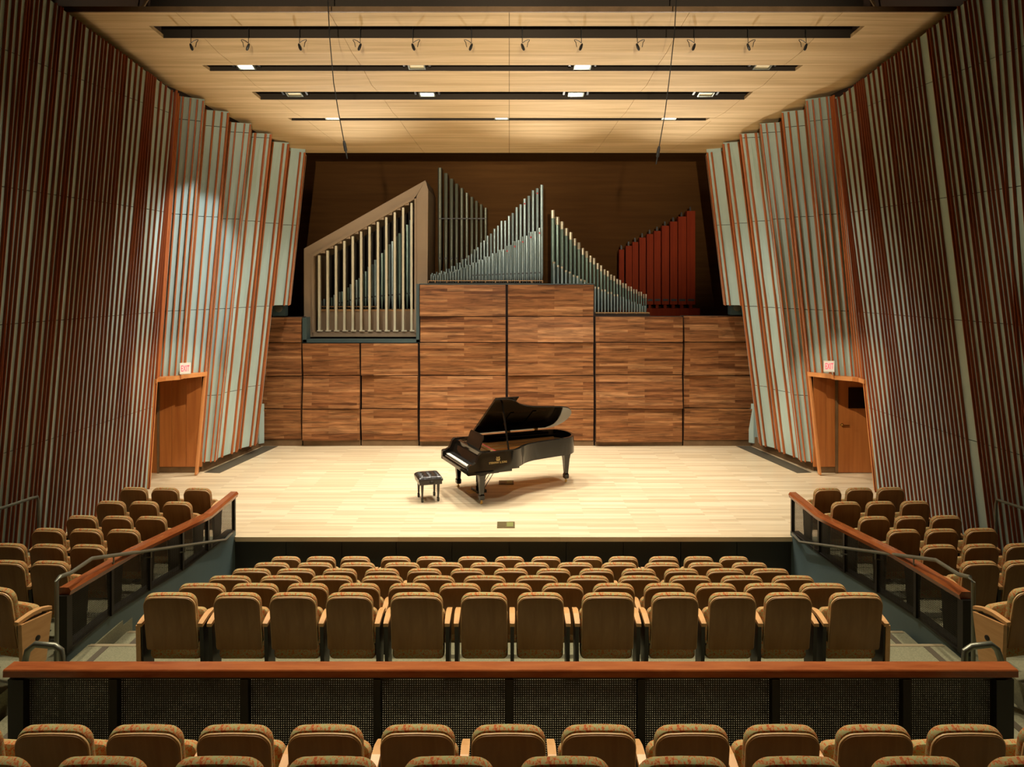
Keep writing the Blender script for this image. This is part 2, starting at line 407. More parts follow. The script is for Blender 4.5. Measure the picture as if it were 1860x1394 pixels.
    hd = MB()
    st = {}
    for g in (2, 3):
        b_ = E_BOT[g-1]; st[g] = line_at(P(mb_(side, b_[0]+5), b_[1]-4, b_[2]+.28), P(mx(side, *S_TOP[g]), S_TOP[g][1], ceil_D(S_TOP[g][1])), HEAD)
    wave = [p1, st[2].lerp(p1, .3), p2.lerp(st[2], .15), st[3].lerp(p2, .5), p3]
    k = len(wave)
    hd.rings([[p+inw+dn, p+inw, p+bk, p+bk+dn] for p in wave])
    hd.build('doorway_head', M['cherry_trim'], wall)
    out = [Vector((side*9.2, 17.2, HEAD)), Vector((side*9.2, 15.6, HEAD))]
    MB().rings([[p+Vector((side*.05, .05, -.085)) for p in (p1, p2, p3)]+[p+dn for p in out], [p+Vector((side*.05, .05, -.01)) for p in (p1, p2, p3)]+out]).build('doorway_soffit', M['cherry'], wall)
    for q in (lambda z: line_at(eb[3], et[3], z), e1p):
        MB().rings([[q(0.02)+Vector((-.018, -.03, 0)), q(0.02)+Vector((.018, -.03, 0)), q(0.02)+Vector((.018, .09, 0)), q(0.02)+Vector((-.018, .09, 0))],
                    [q(HEAD)+Vector((-.018, -.03, 0)), q(HEAD)+Vector((.018, -.03, 0)), q(HEAD)+Vector((.018, .09, 0)), q(HEAD)+Vector((-.018, .09, 0))]]).build('doorway_jamb', M['cherry_trim'], wall)
    return wall
returns = []
wallL = side_wall(-1); wallR = side_wall(1)

# doorway recesses (walls facing the hall, 17 m from the camera)
def recess(side):
    r = struct(empty('wall_recess_left' if side < 0 else 'wall_recess_right'), 'cherry panelled recess inside the %s stage doorway' % ('left' if side < 0 else 'right'))
    D = 16.96
    if side < 0:
        xs = [P(px, 700, D).x for px in (289.5, 312, 338, 366)]
        for a, b_ in zip(xs, xs[1:]):
            MB().box(a+.004, b_-.004, D, D+.05, .14, 2.75).build('panel', M['cherry'], r)
        MB().box(xs[0], xs[-1]-.08, D+.03, D+.1, 0, .14).build('plinth', M['plinth'], r)
        x0 = xs[0]
        MB().box(x0-.045, x0-.004, D-.02, D+.06, 0, 2.75).build('door_frame', M['plinth'], r)
        MB().box(x0-.30, x0-.05, D+.02, D+.07, .0, 2.75).build('panel', M['cherry'], r)
        MB().box(-8.6, -7.62, 15.75, 15.85, 0, 2.75).build('return_wall', M['cherry'], r)
    else:
        xs = [P(px, 700, D).x for px in (1478, 1500, 1517)]
        for a, b_ in zip(xs, xs[1:]):
            MB().box(a+.003, b_-.003, D, D+.05, .14, 2.75).build('panel', M['cherry'], r)
        MB().box(xs[0]+.16, xs[-1], D+.03, D+.1, 0, .14).build('plinth', M['plinth'], r)
        x1 = xs[-1]
        MB().box(x1, x1+.055, D-.03, D+.06, 0, 2.75).build('door_frame', M['plinth'], r)
        MB().box(x1+1.0, x1+1.6, D-.01, D+.05, 0, 2.75).build('panel', M['cherry'], r)
        MB().box(x1+.06, x1+1.0, D, D+.05, 2.22, 2.75).build('transom', M['cherry'], r)
        MB().box(7.75, 8.7, 15.75, 15.85, 0, 2.75).build('return_wall', M['cherry'], r)
        d = struct(MB().box(x1+.058, x1+.98, D+.005, D+.05, .012, 2.2).build('door_1', M['cherry']), 'cherry stage door with dark square window, right doorway')
        a = P(1541, 704, D); b_ = P(1569, 742, D)
        MB().box(a.x, a.x+.62, D-.012, D+.01, b_.z, a.z).build('window_pane', M['glass_dark'], d)
        k = P(1527, 772, D)
        mb = MB().lathe([(.035, 0), (.035, .012), (.014, .016), (.014, .06)], (0, 0, 0)).xform(Matrix.Translation((k.x+.03, D+.005, k.z)) @ Matrix.Rotation(math.pi/2, 4, 'X'))
        mb.box(k.x+.015, k.x+.17, D-.07, D-.05, k.z-.012, k.z+.012)
        mb.build('handle', M['brass'], d)
    return r
recess(-1); recess(1)
def exit_sign(px, py, D, side, rz):
    nm = 'left' if side < 0 else 'right'
    c = P(px, py, D); o = empty('exit_sign', c, rz)
    tag(o, 'small white exit sign with red letters above the %s stage doorway' % nm, 'sign', 'exit signs above the stage doorways')
    MB().prism([(-.105, -.012), (.105, -.012), (.105, .03), (-.105, .03)], -.115, .115, .006).build('sign_box', M['sign_white'], o)
    MB().box(-.095, .095, -.016, -.011, -.1, .1).build('sign_face', M['exit_face'], o)
    me = text_mesh('EXIT', .15, .002); me.materials.append(M['exit_red'])
    t = link('lettering', me, o); t.rotation_euler = (math.pi/2, 0, 0); t.location = (0, -.019, 0); t.scale = (.52, 1.18, 1)
    MB().box(-.05, .05, .03, .16, -.03, .03).build('bracket', M['black'], o)
exit_sign(336.5, 670, 15.75, -1, .35); exit_sign(1506, 666, 15.9, 1, -.25)

# ------------------------------------------------------------------ stage, floors, outer shell
stage = struct(MB().box(-8.6, 8.6, 12.8, 23.0, -.06, 0).build('floor_stage', M['maple_floor']), 'pale maple board stage floor')
MB().box(-4.54, 4.72, 12.775, 12.80, -.075, .001).build('edge_nosing', M['maple_floor'], stage)
wf = struct(MB().box(-8.4, 8.4, 12.86, 12.95, -1.0, -.06).build('wall_stage_front', M['stage_front']), 'dark front face of the stage')
xs = [P(px, 990, 12.84).x for px in (424, 520, 621, 720, 821, 925, 1028, 1132, 1236, 1338, 1440)]
for a, b_ in zip(xs, xs[1:]): MB().box(a+.006, b_-.006, 12.83, 12.86, -.93, -.08).build('panel', M['stage_front'], wf)
for nm, pts in (('left', [(479, 811), (505, 811), (399, 860), (371, 859)]), ('right', [(1337, 811), (1363, 811), (1474, 859), (1448, 860)])):
    q = [Pz(*p) for p in pts]
    o = MB().hexa([p+Vector((0, 0, .0005)) for p in (q if nm == 'left' else q)], [p+Vector((0, 0, .006)) for p in q]).build('floor_grille', M['strip'])
    tag(o, 'long dark flat grille let into the stage floor along the %s wall' % nm, 'grille', 'floor grilles along the stage walls')
    # recessed base under the blades
    a, b_ = (Pz(368, 857), Pz(474, 812)) if nm == 'left' else (Pz(1478, 856), Pz(1366, 811))
    s = -1 if nm == 'left' else 1
    struct(MB().hexa([a, b_, b_+Vector((s*.2, 0, 0)), a+Vector((s*.2, 0, 0))], [p+Vector((0, 0, .26)) for p in (a, b_, b_+Vector((s*.2, 0, 0)), a+Vector((s*.2, 0, 0)))]).build('baseboard_'+nm, M['plinth']), 'brown recessed base under the %s wall' % nm)
    c = b_+Vector((0, -.12, 0))
    struct(MB().hexa([c+Vector((0, 0, .1)), c+Vector((-s*.09, .1, .1)), c+Vector((s*.6, .1, .1)), c+Vector((s*.6, 0, .1))], [c+Vector((0, 0, 1.1)), c+Vector((-s*.09, .1, 1.1)), c+Vector((s*.6, .1, 1.1)), c+Vector((s*.6, 0, 1.1))]).build('trim_'+nm, M['pale_panel']), 'short pale upright board in the %s rear corner of the stage' % nm)

# audience floors
ROWS = {1: (11.8, 1011), 2: (10.94, 1022), 3: (10.08, 1033), 4: (9.22, 1046), 5: (8.36, 1060), 6: (7.5, 1077)}
TOPH = .965
def rowfloor(D, y): return H-(y-HY)/F*D-TOPH
RF = {k: rowfloor(*v) for k, v in ROWS.items()}
fl = MB()
for k in range(1, 7):
    y1 = 12.86 if k == 1 else ROWS[k][0]+.74; y0 = ROWS[k][0]-.12 if k < 6 else 5.8
    z = RF[k]; xa, xb = -3.75, 3.95
    fl.box(xa, xb, y0, y1, -1.3, z)
    fl.box(-4.62, xa, (y0+.22 if k < 6 else y0), (y1+.22 if k > 1 else y1), -1.3, z); fl.box(xb, 4.78, (y0+.22 if k < 6 else y0), (y1+.22 if k > 1 else y1), -1.3, z)
ZA = H-(1317-HY)/F*4.67-TOPH-.015; ZB = H-(1382-HY)/F*3.75-TOPH
fl.box(-8.4, 8.4, 4.42, 5.8, -1.3, ZA); fl.box(-8.4, 8.4, 3.5, 4.42, -1.3, ZB)
for i in range(6): fl.box(-8.4, 8.4, 3.5-.95*(i+1), 3.5-.95*i, -1.3, ZB+.3*(i+1))
SD = [(12.3, .001), (11.6, -.015), (10.9, -.02), (10.25, .01), (9.5, .065), (8.75, .13), (7.2, .45)]
for s, xi in ((-1, -4.70), (1, 4.86)):
    for k, (D, z) in enumerate(SD):
        y1 = 12.8 if k == 0 else SD[k-1][0]-.12; y0 = D-.12 if k < 5 else (7.75 if k == 5 else 5.8)
        y1 = 7.75 if k == 6 else y1
        fl.box(*sorted((xi, s*8.4)), y0, y1, -1.3, z)
flo = struct(fl.build('floor', M['carpet']), 'grey green carpeted terraces of the audience floor')
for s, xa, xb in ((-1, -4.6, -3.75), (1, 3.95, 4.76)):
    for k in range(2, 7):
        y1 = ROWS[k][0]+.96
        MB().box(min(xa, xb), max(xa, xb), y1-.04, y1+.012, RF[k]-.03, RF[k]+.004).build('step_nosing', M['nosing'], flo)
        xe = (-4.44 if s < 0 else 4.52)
        MB().box(xe, xe+.07, (6.6 if k == 6 else ROWS[k+1][0]-.0 if k == 6 else y1-.86), y1-.05, RF[k], RF[k]+.004).build('aisle_dark_line', M['strip'], flo)  # thin dark line along the aisle carpet
struct(MB().box(-9, 9, 22.4, 22.6, -.1, 10.4).build('wall_rear_stage', M['dark_wall']), 'dark brown rear wall behind the organ')
struct(MB().box(-9, 9, -3.2, -3.0, -1.3, 10.4).build('wall_rear_hall', M['dark_wall']), 'wall behind the audience')
roof = struct(MB().box(-9, 9, -3, 22.6, 10.4, 10.5).build('ceiling_roof_deck', M['attic']), 'dark roof deck above the shell ceiling')
for i in range(46):
    x = -8.5+i*.37
    MB().box(x, x+.16, 12, 18, 10.30, 10.4).build('deck_rib', M['attic_metal'], roof)
# roof trusses seen over the front edge of the shell ceiling
for D in (12.9, 14.6, 16.3):
    tr = empty('roof_truss', (0, D, 9.3)); tag(tr, 'dark steel roof truss above the shell ceiling, %s' % {12.9: 'nearest', 14.6: 'middle one', 16.3: 'furthest'}[D], 'truss', 'roof trusses')
    for z in (0, .85): MB().box(-7.2, 7.2, -.04, .04, z, z+.07).build('chord', M['attic_metal'], tr)
    x = -7.0
    while x < 7:
        MB().stick((x, 0, .03), (x+.5, 0, .88), .04, .04, (0, 1, 0)).build('diagonal', M['attic_metal'], tr)
        MB().stick((x+.5, 0, .88), (x+1, 0, .03), .04, .04, (0, 1, 0)).build('diagonal', M['attic_metal'], tr); x += 1.0

# ------------------------------------------------------------------ shell ceiling
ceil = struct(empty('ceiling', (0, 0, 0)), 'sloping pale wood shell ceiling with four long slots')
HW = [(12.4, 7.25), (15.06, 6.75), (17, 6.05), (18.9, 5.35), (19.2, 5.3)]
SLOT = [(12.84, 13.26, -6.0, 5.92), (14.3, 14.55, -5.70, 5.45), (15.5, 15.9, -5.18, 4.90), (16.9, 17.05, -4.86, 4.40)]
TH = .06
def cpanel(x00, x01, x10, x11, D0, D1, sag0, sag1):
    g = .004
    b_ = [(x00+g, D0, ceil_z(D0)+sag0), (x01-g, D0, ceil_z(D0)+sag0), (x11-g, D1, ceil_z(D1)+sag1), (x10+g, D1, ceil_z(D1)+sag1)]
    MB().hexa(b_, [(x, y, z+TH) for x, y, z in b_]).build('panel', M['ceiling_veneer'], ceil)
FRX = [-1, -.74, -.40, 0, .40, .74, 1]
def band(D0, D1, creases):
    ds = [D0]+creases+[D1]
    for i, (a, b_) in enumerate(zip(ds, ds[1:])):
        s0 = -.035 if i > 0 else 0; s1 = -.035 if i < len(ds)-2 else 0
        for f0, f1 in zip(FRX, FRX[1:]):
            cpanel(interp(HW, a)*f0, interp(HW, a)*f1, interp(HW, b_)*f0, interp(HW, b_)*f1, a, b_, s0, s1)
edges = [12.4]+[e for s in SLOT for e in s[:2]]+[19.2]
bands = [(edges[i], edges[i+1]) for i in range(0, len(edges), 2)]
for (a, b_), cr in zip(bands, ([], [13.72], [15.12], [16.5], [17.7, 18.55])): band(a, b_, cr)
for a, b_, xl, xr in SLOT:
    cpanel(-interp(HW, a), xl, -interp(HW, b_), xl+.06, a, b_, 0, 0); cpanel(xr, interp(HW, a), xr-.06, interp(HW, b_), a, b_, 0, 0)
    for D_, y0, y1 in ((a, a-.001, a+.012), (b_, b_-.012, b_+.001)):
        z = ceil_z(D_); MB().box(xl+.02, xr-.02, y0, y1, z+.002, z+.45).build('slot_dark_strip', M['attic'], ceil)  # black strips added to keep the slot sides dark
MB().box(-7.25, 7.25, 12.36, 12.4, ceil_z(12.4)+.0, ceil_z(12.4)+.085).build('front_fascia', M['plinth'], ceil)

def downlight(px, py, D, lit, label):
    h = .062 if D > 16.5 else .105; c = P(px, py, D); c.z = ceil_z(D)+.045; o = empty('recessed_downlight', c)
    o.rotation_euler.x = math.atan(-.17)
    tag(o, label, 'downlight', 'recessed ceiling downlights')
    mb = MB()
    for x0, x1, y0, y1 in ((-.16, .16, -h, -h+.02), (-.16, .16, h-.02, h), (-.16, -.135, -h+.02, h-.02), (.135, .16, -h+.02, h-.02)): mb.box(x0, x1, y0, y1, -.035, .10)
    mb.build('housing', M['steel'], o)
    MB().box(-.133, .133, -h+.021, h-.021, -.005, .02).build('lens', M['lamp_glow'] if lit else M['lamp_dim'], o)
    for x in (-.24, .24): MB().box(x-.02, x+.02, -h+.01, h-.01, .0, .06).build('bracket', M['black'], o)
    return c
D2, D3, D4 = 14.42, 15.68, 16.975
LAMPS = [downlight(447, 123, D2, 1, 'lit square downlight at the left end of the second ceiling slot'),
 downlight(1058, 121, D2, 1, 'lit square downlight right of centre in the second ceiling slot'),
 downlight(776, 176, D3, 1, 'lit square downlight left of centre in the third ceiling slot'),
 downlight(1046, 174, D3, 1, 'lit square downlight right of centre in the third ceiling slot'),
 downlight(604, 217, D4, 1, 'lit square downlight at left in the rearmost ceiling slot'),
 downlight(911, 216, D4, 1, 'lit square downlight at the middle of the rearmost ceiling slot'),
 downlight(1215, 216, D4, 1, 'lit square downlight at right in the rearmost ceiling slot')]
downlight(757, 123, D2, 0, 'unlit downlight left of centre in the second ceiling slot')
downlight(1385, 121, D2, 0, 'unlit downlight at the right end of the second ceiling slot')
downlight(535, 175, D3, 0, 'dim downlight near the left end of the third ceiling slot')
downlight(1282, 173, D3, 0, 'dim downlight near the right end of the third ceiling slot')
for c in LAMPS:
    spot('downlight_light', (c.x, c.y, c.z-.07), (c.x*.85, c.y+.1, 0), 650, 100, .8, WHITE, .09)
# wall washers in the front slot, one beam on each side wall
spot('wall_washer_light', (-3.05, 13.2, 8.40), (-6.30, 15.8, 5.0), 800, 27, .4, COOL, .05)
spot('wall_washer_light', (3.1, 13.2, 8.40), (7.4, 14.3, 1.4), 260, 26, .8, COOL, .05)
for s_ in (-1, 1):
    spot('cross_wash_light', (-s_*4.05, 13.25, 8.08), (s_*7.0, 17.0, 1.7), 1300, 44, .7, WHITE, .06)

ORD = ['first', 'second', 'third', 'fourth', 'fifth', 'sixth', 'seventh', 'eighth', 'ninth', 'tenth', 'eleventh', 'twelfth', 'thirteenth', 'fourteenth', 'fifteenth']
for i, px in enumerate((350, 448, 547, 651, 753, 853, 952, 1053, 1161, 1258, 1362, 1461)):
    D = 13.15; c = P(px, 92, D); o = empty('hanging_microphone', c)
    s = 1 if i % 2 else -1
    tag(o, 'small black microphone hanging from the front ceiling slot, %s from left' % ORD[i], 'microphone', 'microphones hanging from the front ceiling slot')
    topz = 8.62-c.z
    MB().tube([(.03*s, 0, .13), (.03*s, 0, topz)], .006, 5).build('drop_cable', M['black'], o)
    MB().lathe([(.006, 0), (.022, .015), (.026, .06), (.02, .11), (.008, .13)], (0, 0, 0), 8).xform(Matrix.Rotation(s*.35, 4, 'Y')).build('capsule', M['black'], o)
    lp = [(.03*s, 0, .13)]+[(.03*s-.07*s*math.sin(t*math.pi/6)*1.3-.01*t*s, 0, .14+.05*math.sin(t*math.pi/5)) for t in range(1, 6)]+[(-.05*s, 0, .06)]
    MB().tube(lp, .006, 5).build('cable_loop', M['black'], o)
for pts, nm, Ds in (([(595, -12), (599, 70), (606, 150), (615, 205), (625, 258)], 'left', 1), ([(1229, -12), (1225, 60), (1215, 150), (1208, 205), (1197, 268)], 'right', 1)):
    Ls = [P(x, y, lerp(11.9, 12.35, i/4)) for i, (x, y) in enumerate(pts)]
    o = empty('suspended_microphone', Ls[-1]); tag(o, 'black microphone on a long slanting cable, %s of the stage centre' % nm, 'microphone', 'microphones on long cables')
    loc = [p-Ls[-1] for p in Ls]; loc.append(Vector((loc[0].x, loc[0].y, 10.35-Ls[-1].z))); loc = [loc[-1]]+loc[:-1]
    MB().tube(loc, .008, 6).build('cable', M['black'], o)
    d = (loc[-1]-loc[-2]).normalized()
    MB().tube([d*-.02, d*.03, d*.14, d*.16, d*.27], [.016, .026, .026, .012, .009], 8).build('capsule', M['black'], o)

# ------------------------------------------------------------------ walnut wall at the back of the stage
DB = 19.72
back = struct(empty('wall_back', (0, 0, 0)), 'walnut panelled wall across the back of the stage')
cols = [(455, 549, [576, 622, 683, 742, 799]), (551, 655, [623, 682, 742, 800]), (657, 760, [623, 682, 742, 800]),
        (763, 919, [517, 575, 622, 682, 742, 801]), (922, 1078, [517, 575, 622, 682, 742, 801]), (1081, 1239, [575, 622, 681, 742, 803]), (1241, 1385, [574, 621, 682, 741, 800])]
tilt = {}
for ci, (x0, x1, ys) in enumerate(cols):
    for ri, (y0, y1) in enumerate(zip(ys, ys[1:])):
        a = P(x0, y0, DB); b_ = P(x1, y1, DB)
        # every panel is pitched or turned a little differently, standing 2 to 14 cm proud
        row = round((y0-517)/58)
        k = (ci*2+row) % 4
        tl, tr, bl, br = [(.14, .14, .03, .03), (.03, .03, .13, .13), (.14, .05, .14, .05), (.03, .13, .03, .13)][k]
        g = .011
        q = [(a.x+g, DB-bl, b_.z+g), (b_.x-g, DB-br, b_.z+g), (b_.x-g, DB-tr, a.z-g), (a.x+g, DB-tl, a.z-g)]
        o = MB().hexa([q[0], q[1], (q[1][0], DB+.02, q[1][2]), (q[0][0], DB+.02, q[0][2])], [q[3], q[2], (q[2][0], DB+.02, q[2][2]), (q[3][0], DB+.02, q[3][2])]).build('panel', M['walnut'], back)
    a = P(x0, ys[-1], DB); b_ = P(x1, 811, DB)
    MB().box(a.x, b_.x, DB-.01, DB+.06, -.01, a.z).build('plinth', M['plinth'], back)
    t = P(x0, ys[0], DB)
    MB().box(P(x0, 600, DB).x-.03, P(x1, 600, DB).x+.03, DB+.02, DB+.25, 0, t.z).build('core', M['backing'], back)
def tbar(x0, y0, x1, y1, d0=DB-.06, d1=DB+.3):
    a = P(x0, y0, DB); b_ = P(x1, y1, DB); MB().box(a.x, b_.x, d0, d1, b_.z, a.z).build('steel_edge', M['teal'], back)
tbar(550.5, 577, 558, 622); tbar(551, 617, 762, 622.5); tbar(756.5, 516, 762, 622)
MB().box(P(762, 0, DB).x, P(1080, 0, DB).x, DB-.02, DB+.3, P(0, 517, DB).z, P(0, 515.5, DB).z).build('top_edge', M['teal'], back)

# ------------------------------------------------------------------ organ
DO = 20.3
# swell box with open upright shutters
sw = empty('organ_swell_box', (0, DO, P(0, 612, DO).z)); tag(sw, 'beige sloping organ swell box with twelve cream upright shutters', 'organ')
def W(px, py, D=DO): 
    p = P(px, py, D); return Vector((p.x, p.y-DO, p.z-P(0, 612, DO).z))
def frame_poly(name, pts, d0, d1, mat):
    q = [W(*p) for p in pts]; mb = MB(); mb.rings([[Vector((p.x, d0, p.z)) for p in q], [Vector((p.x, d1, p.z)) for p in q]]); return mb.build(name, mat, sw)
frame_poly('frame_side', [(553, 612), (568, 612), (568, 463), (553, 452)], -.05, 1.9, M['beige'])
frame_poly('frame_top', [(553, 452), (568, 463), (756, 357), (773, 328)], -.05, 1.9, M['beige'])
frame_poly('frame_side', [(756, 612), (757, 357), (773, 328), (778, 345), (776, 612)], -.05, 1.9, M['beige'])
frame_poly('frame_sill', [(566, 612), (758, 612), (758, 604), (566, 604)], -.02, .3, M['beige'])
frame_poly('inner_moulding', [(568, 604), (571, 604), (571, 465), (568, 463)], -.09, .1, M['beige'])
frame_poly('inner_moulding', [(568, 463), (571, 466), (757, 360.5), (757, 356)], -.09, .1, M['beige'])
frame_poly('inner_moulding', [(753.5, 604), (757, 604), (757, 356), (753.5, 360)], -.09, .1, M['beige'])
frame_poly('rear_panel', [(560, 612), (770, 612), (770, 340), (560, 455)], 1.85, 1.92, M['attic'])
frame_poly('chest', [(572, 603), (754, 603), (754, 566), (572, 566)], .35, .8, M['beige'])
frame_poly('chest_rail', [(572, 566.5), (754, 566.5), (754, 563.5), (572, 563.5)], .33, .8, M['rack_wood'])
for k in range(12):
    x = 579+15.27*k; yt = 464-8.7*k
    a = W(x-2.4, 602); b_ = W(x+2.4, yt)
    o = MB().prism([(-.028, -.06), (.028, -.06), (.028, .08), (-.028, .08)], a.z, b_.z, .006).xform(Matrix.Translation((W(x, 500).x, .08, 0)) @ Matrix.Rotation(math.radians(3), 4, 'Z')).build('shutter', M['shutter'], sw)
    c = W(x, 602); MB().box(c.x-.03, c.x+.11, -.06, .0, c.z+.0, c.z+.03).build('pivot_plate', M['shutter'], o)
    if k: 
        t = W(x-9, yt+4); MB().box(t.x-.05, t.x+.07, .0, .2, t.z-.01, t.z+.12).build('stop_block', M['beige'], sw)

def pipe_mesh(r, h, foot, k=9):
    return MB().lathe([(r*.25, 0), (r*.35, foot*.15), (r, foot), (r, h*.999), (r*.82, h), (r*.8, h-.03)], (0, 0, 0), k)
def pipe(parent, px, ytop, ybase, D, wpx, mat, foot=.22, tip=0, dot=0, mouth=True):
    b_ = P(px, ybase, D); t = P(px, ytop, D); r = max(.012, wpx/F*D/2); h = t.z-b_.z
    o = pipe_mesh(r, h, min(foot, h*.35)).build('pipe', mat, parent, True)
    o.location = b_-parent.location
    if tip and h > .5:
        MB().lathe([(r*1.06, h-tip), (r*1.06, h), (r*.9, h+.002)], (0, 0, 0), 9).build('tuning_sleeve', M['pipe_tip'], o, True)
    if mouth and r > .02 and h > .5:
        f = min(foot, h*.35)
        MB().prism([(-r*.55, -r*1.02), (r*.55, -r*1.02), (r*.55, -r*.7), (-r*.55, -r*.7)], f+.01, f+.05).build('mouth', M['black'], o)
    if dot: MB().box(-.02, .02, -r*1.25, -r*.8, h-.16, h-.12).build('red_tag', M['red_dot'], o)
    return o
def rank(name_label, px0, px1, ybase, D, extra=()):
    c = P((px0+px1)/2, ybase, D); o = empty('organ_pipe_rank', c); tag(o, name_label, 'organ pipes', 'ranks of organ pipes'); return o
def curve(tab, x): return interp(tab, x)
# inside the swell box
D = DO+.75
rk = rank('silver green organ pipes rising to the right inside the swell box', 575, 755, 560, D)
tab = [(580, 546), (600, 540), (623, 527), (650, 507), (677, 477), (693, 461), (708, 442), (727, 421), (741, 405), (752, 395)]
x = 580.0; i = 0
while x < 752:
    wpx = 3.2+(x-580)/172*3.2
    pipe(rk, x, curve(tab, x)+(2 if i % 2 else 0), 564, D+.1*(i % 2), wpx, M['pipe_green'] if (i//3) % 2 else M['pipe_metal'], .2+(x-580)/172*.25)
    x += wpx*.98+1.2-(x-580)/172*.3; i += 1
a = P(572, 558, D)-rk.location; b_ = P(688, 556.5, D)-rk.location
MB().box(a.x, b_.x, -.12, .16, a.z, b_.z).build('rack_board', M['rack_wood'], rk)
# tall dark pipes behind
D = 21.7
rk = rank('ten tall dull bronze organ pipes standing behind the swell box', 798, 884, 520, D)
for x, yt, wp in zip((799, 810, 820, 829.3, 838.6, 847.8, 857, 865.5, 874, 882), (305, 315, 325, 334, 342, 350.6, 358, 365, 371.5, 377.5), (7.2, 7, 6.8, 6.4, 6, 5.8, 5.6, 5.3, 5, 4.8)):
    pipe(rk, x, yt, 520, D, wp, M['pipe_dark'], .75)
a = P(797, 398, D-.1)-rk.location; b_ = P(884, 396.5, D-.1)-rk.location
MB().box(a.x, b_.x, -.12, -.09, a.z, b_.z).build('support_bar', M['post_metal'], rk)
a = P(790, 540, D)-rk.location; b_ = P(890, 520, D)-rk.location
MB().box(a.x, b_.x, -.15, .15, -rk.location.z, b_.z).build('wind_chest', M['backing'], rk)
# centre chest, two ranks rising to the right
for which, D, tab, lab in (('rear', 20.75, [(782, 498), (806, 492), (829, 480), (854, 463), (877, 438), (897, 418), (909, 403), (916, 401), (925, 393), (939, 377), (953, 362), (970, 345), (981, 337)], 'rear rank of silver organ pipes rising to the right, centre chest'),
                           ('front', 20.45, [(784, 500), (820, 494), (850, 482), (880, 469), (914, 452), (939, 437), (962, 424), (982, 414)], 'front rank of shorter silver organ pipes rising to the right, centre chest')):
    rk = rank(lab, 780, 985, 514, D); x = 783.0 if which == 'front' else 785.0; i = 0
    while x < 984:
        t = (x-783)/200; wpx = 2.8+t*2.9
        pipe(rk, x, curve(tab, x)+(1.5 if i % 2 else -1), 514, D+.06*(i % 2), wpx, M['pipe_metal'], .12+t*.12, dot=(which == 'front' and x > 910 and i % 2 == 0) or (which == 'rear' and x > 935 and i % 3 == 0), mouth=which == 'front')
        x += wpx+1.3+t*1.1; i += 1
    a = P(778, 511, D)-rk.location; b_ = P(986, 509.3, D)-rk.location
    if which == 'front':
        MB().box(a.x, b_.x, -.1, .1, a.z, b_.z).build('rack_board', M['rack_wood'], rk)
        for px in (779, 791, 812, 833, 857, 882, 900, 922, 944, 966, 985):
            q = P(px, 516, D)-rk.location; MB().box(q.x-.012, q.x+.012, -.1, -.07, q.z, a.z).build('rack_post', M['rack_wood'], rk)
    q0 = P(778, 540, D)-rk.location; MB().box(q0.x, b_.x, -.12, .12, -rk.location.z, 0).build('wind_chest', M['backing'], rk)
# right chest, two ranks falling to the right
for which, D, tab, lab, xs0 in (('rear', 20.8, [(1004, 382), (1013, 393), (1027, 411), (1042, 429), (1054, 444), (1066, 457), (1078, 468), (1089, 480), (1100, 489), (1111, 498), (1131, 512), (1150, 523), (1166, 531), (1174, 535)], 'rear rank of green grey organ pipes with pale tips falling to the right', 1004),
                                ('front', 20.45, [(1005, 475), (1020, 484), (1034, 493), (1060, 508), (1085, 521), (1103, 528), (1124, 536), (1144, 545), (1163, 553), (1172, 556)], 'front rank of short green grey organ pipes falling to the right', 1006)):
    rk = rank(lab, 1000, 1178, 570, D); x = float(xs0); i = 0
    while x < 1175:
        t = (1175-x)/170; wpx = 2.6+t*4.4*(1 if which == 'rear' else .6)
        pipe(rk, x, curve(tab, x)+(2 if i % 2 else 0), 572, D+.1*(i % 2), wpx, M['pipe_green'] if which == 'rear' else M['pipe_metal'], .14, tip=(.10+.12*t if which == 'rear' else .05), mouth=False)
        x += (wpx+1.4)*(1.0 if which == 'rear' else 1.12); i += 1
    a = P(1081, 569.3, D)-rk.location; b_ = P(1179, 567.5, D)-rk.location
    if which == 'front':
        MB().box(a.x, b_.x, -.1, .1, a.z, b_.z).build('rack_board', M['rack_wood'], rk)
        for px in (1097, 1119, 1138, 1155, 1178):
            q = P(px, 575, D)-rk.location; MB().box(q.x-.012, q.x+.012, -.1, -.07, q.z, a.z).build('rack_post', M['rack_wood'], rk)
    q0 = P(1000, 592, D)-rk.location; MB().box(q0.x, b_.x, -.12, .12, -rk.location.z, 0).build('wind_chest', M['backing'], rk)
# dark red wooden pipes
D = 21.6
rk = rank('ten square dark red wooden organ pipes rising to the right', 1120, 1262, 560, D)
wx = [(1124, 1133), (1136, 1147), (1148, 1158.5), (1160.5, 1172), (1174, 1185.6), (1187, 1199), (1201, 1214), (1216, 1229), (1230.5, 1245), (1246, 1261)]
for i, ((x0, x1), yt) in enumerate(zip(wx, (453.6, 447, 440, 432, 425.5, 420, 410.6, 403, 394, 384))):
    a = P(x0, 560, D); b_ = P(x1, yt, D); wd = b_.x-a.x; c = Vector(((a.x+b_.x)/2, D, a.z))
    o = MB().prism([(-wd/2, -wd/2), (wd/2, -wd/2), (wd/2, wd/2), (-wd/2, wd/2)], .1, b_.z-a.z, .008).build('wooden_pipe', M['redwood_pipe'], rk); o.location = c-rk.location
    hz = b_.z-a.z
    MB().box(-.02, .02, -.02, .02, hz, hz+.12).build('stopper_handle', M['black'], o)
    MB().box(-wd*.38, wd*.38, -wd/2-.006, -wd/2+.01, .20, .26).build('mouth', M['black'], o)
    MB().box(-wd*.2, wd*.2, -.05, .05, 0, .1).build('foot', M['redwood_pipe'], o)
a = P(1118, 573, D)-rk.location; b_ = P(1268, 560, D)-rk.location
MB().box(a.x, b_.x, -.2, .3, -rk.location.z, b_.z).build('wind_chest', M['redwood_pipe'], rk)
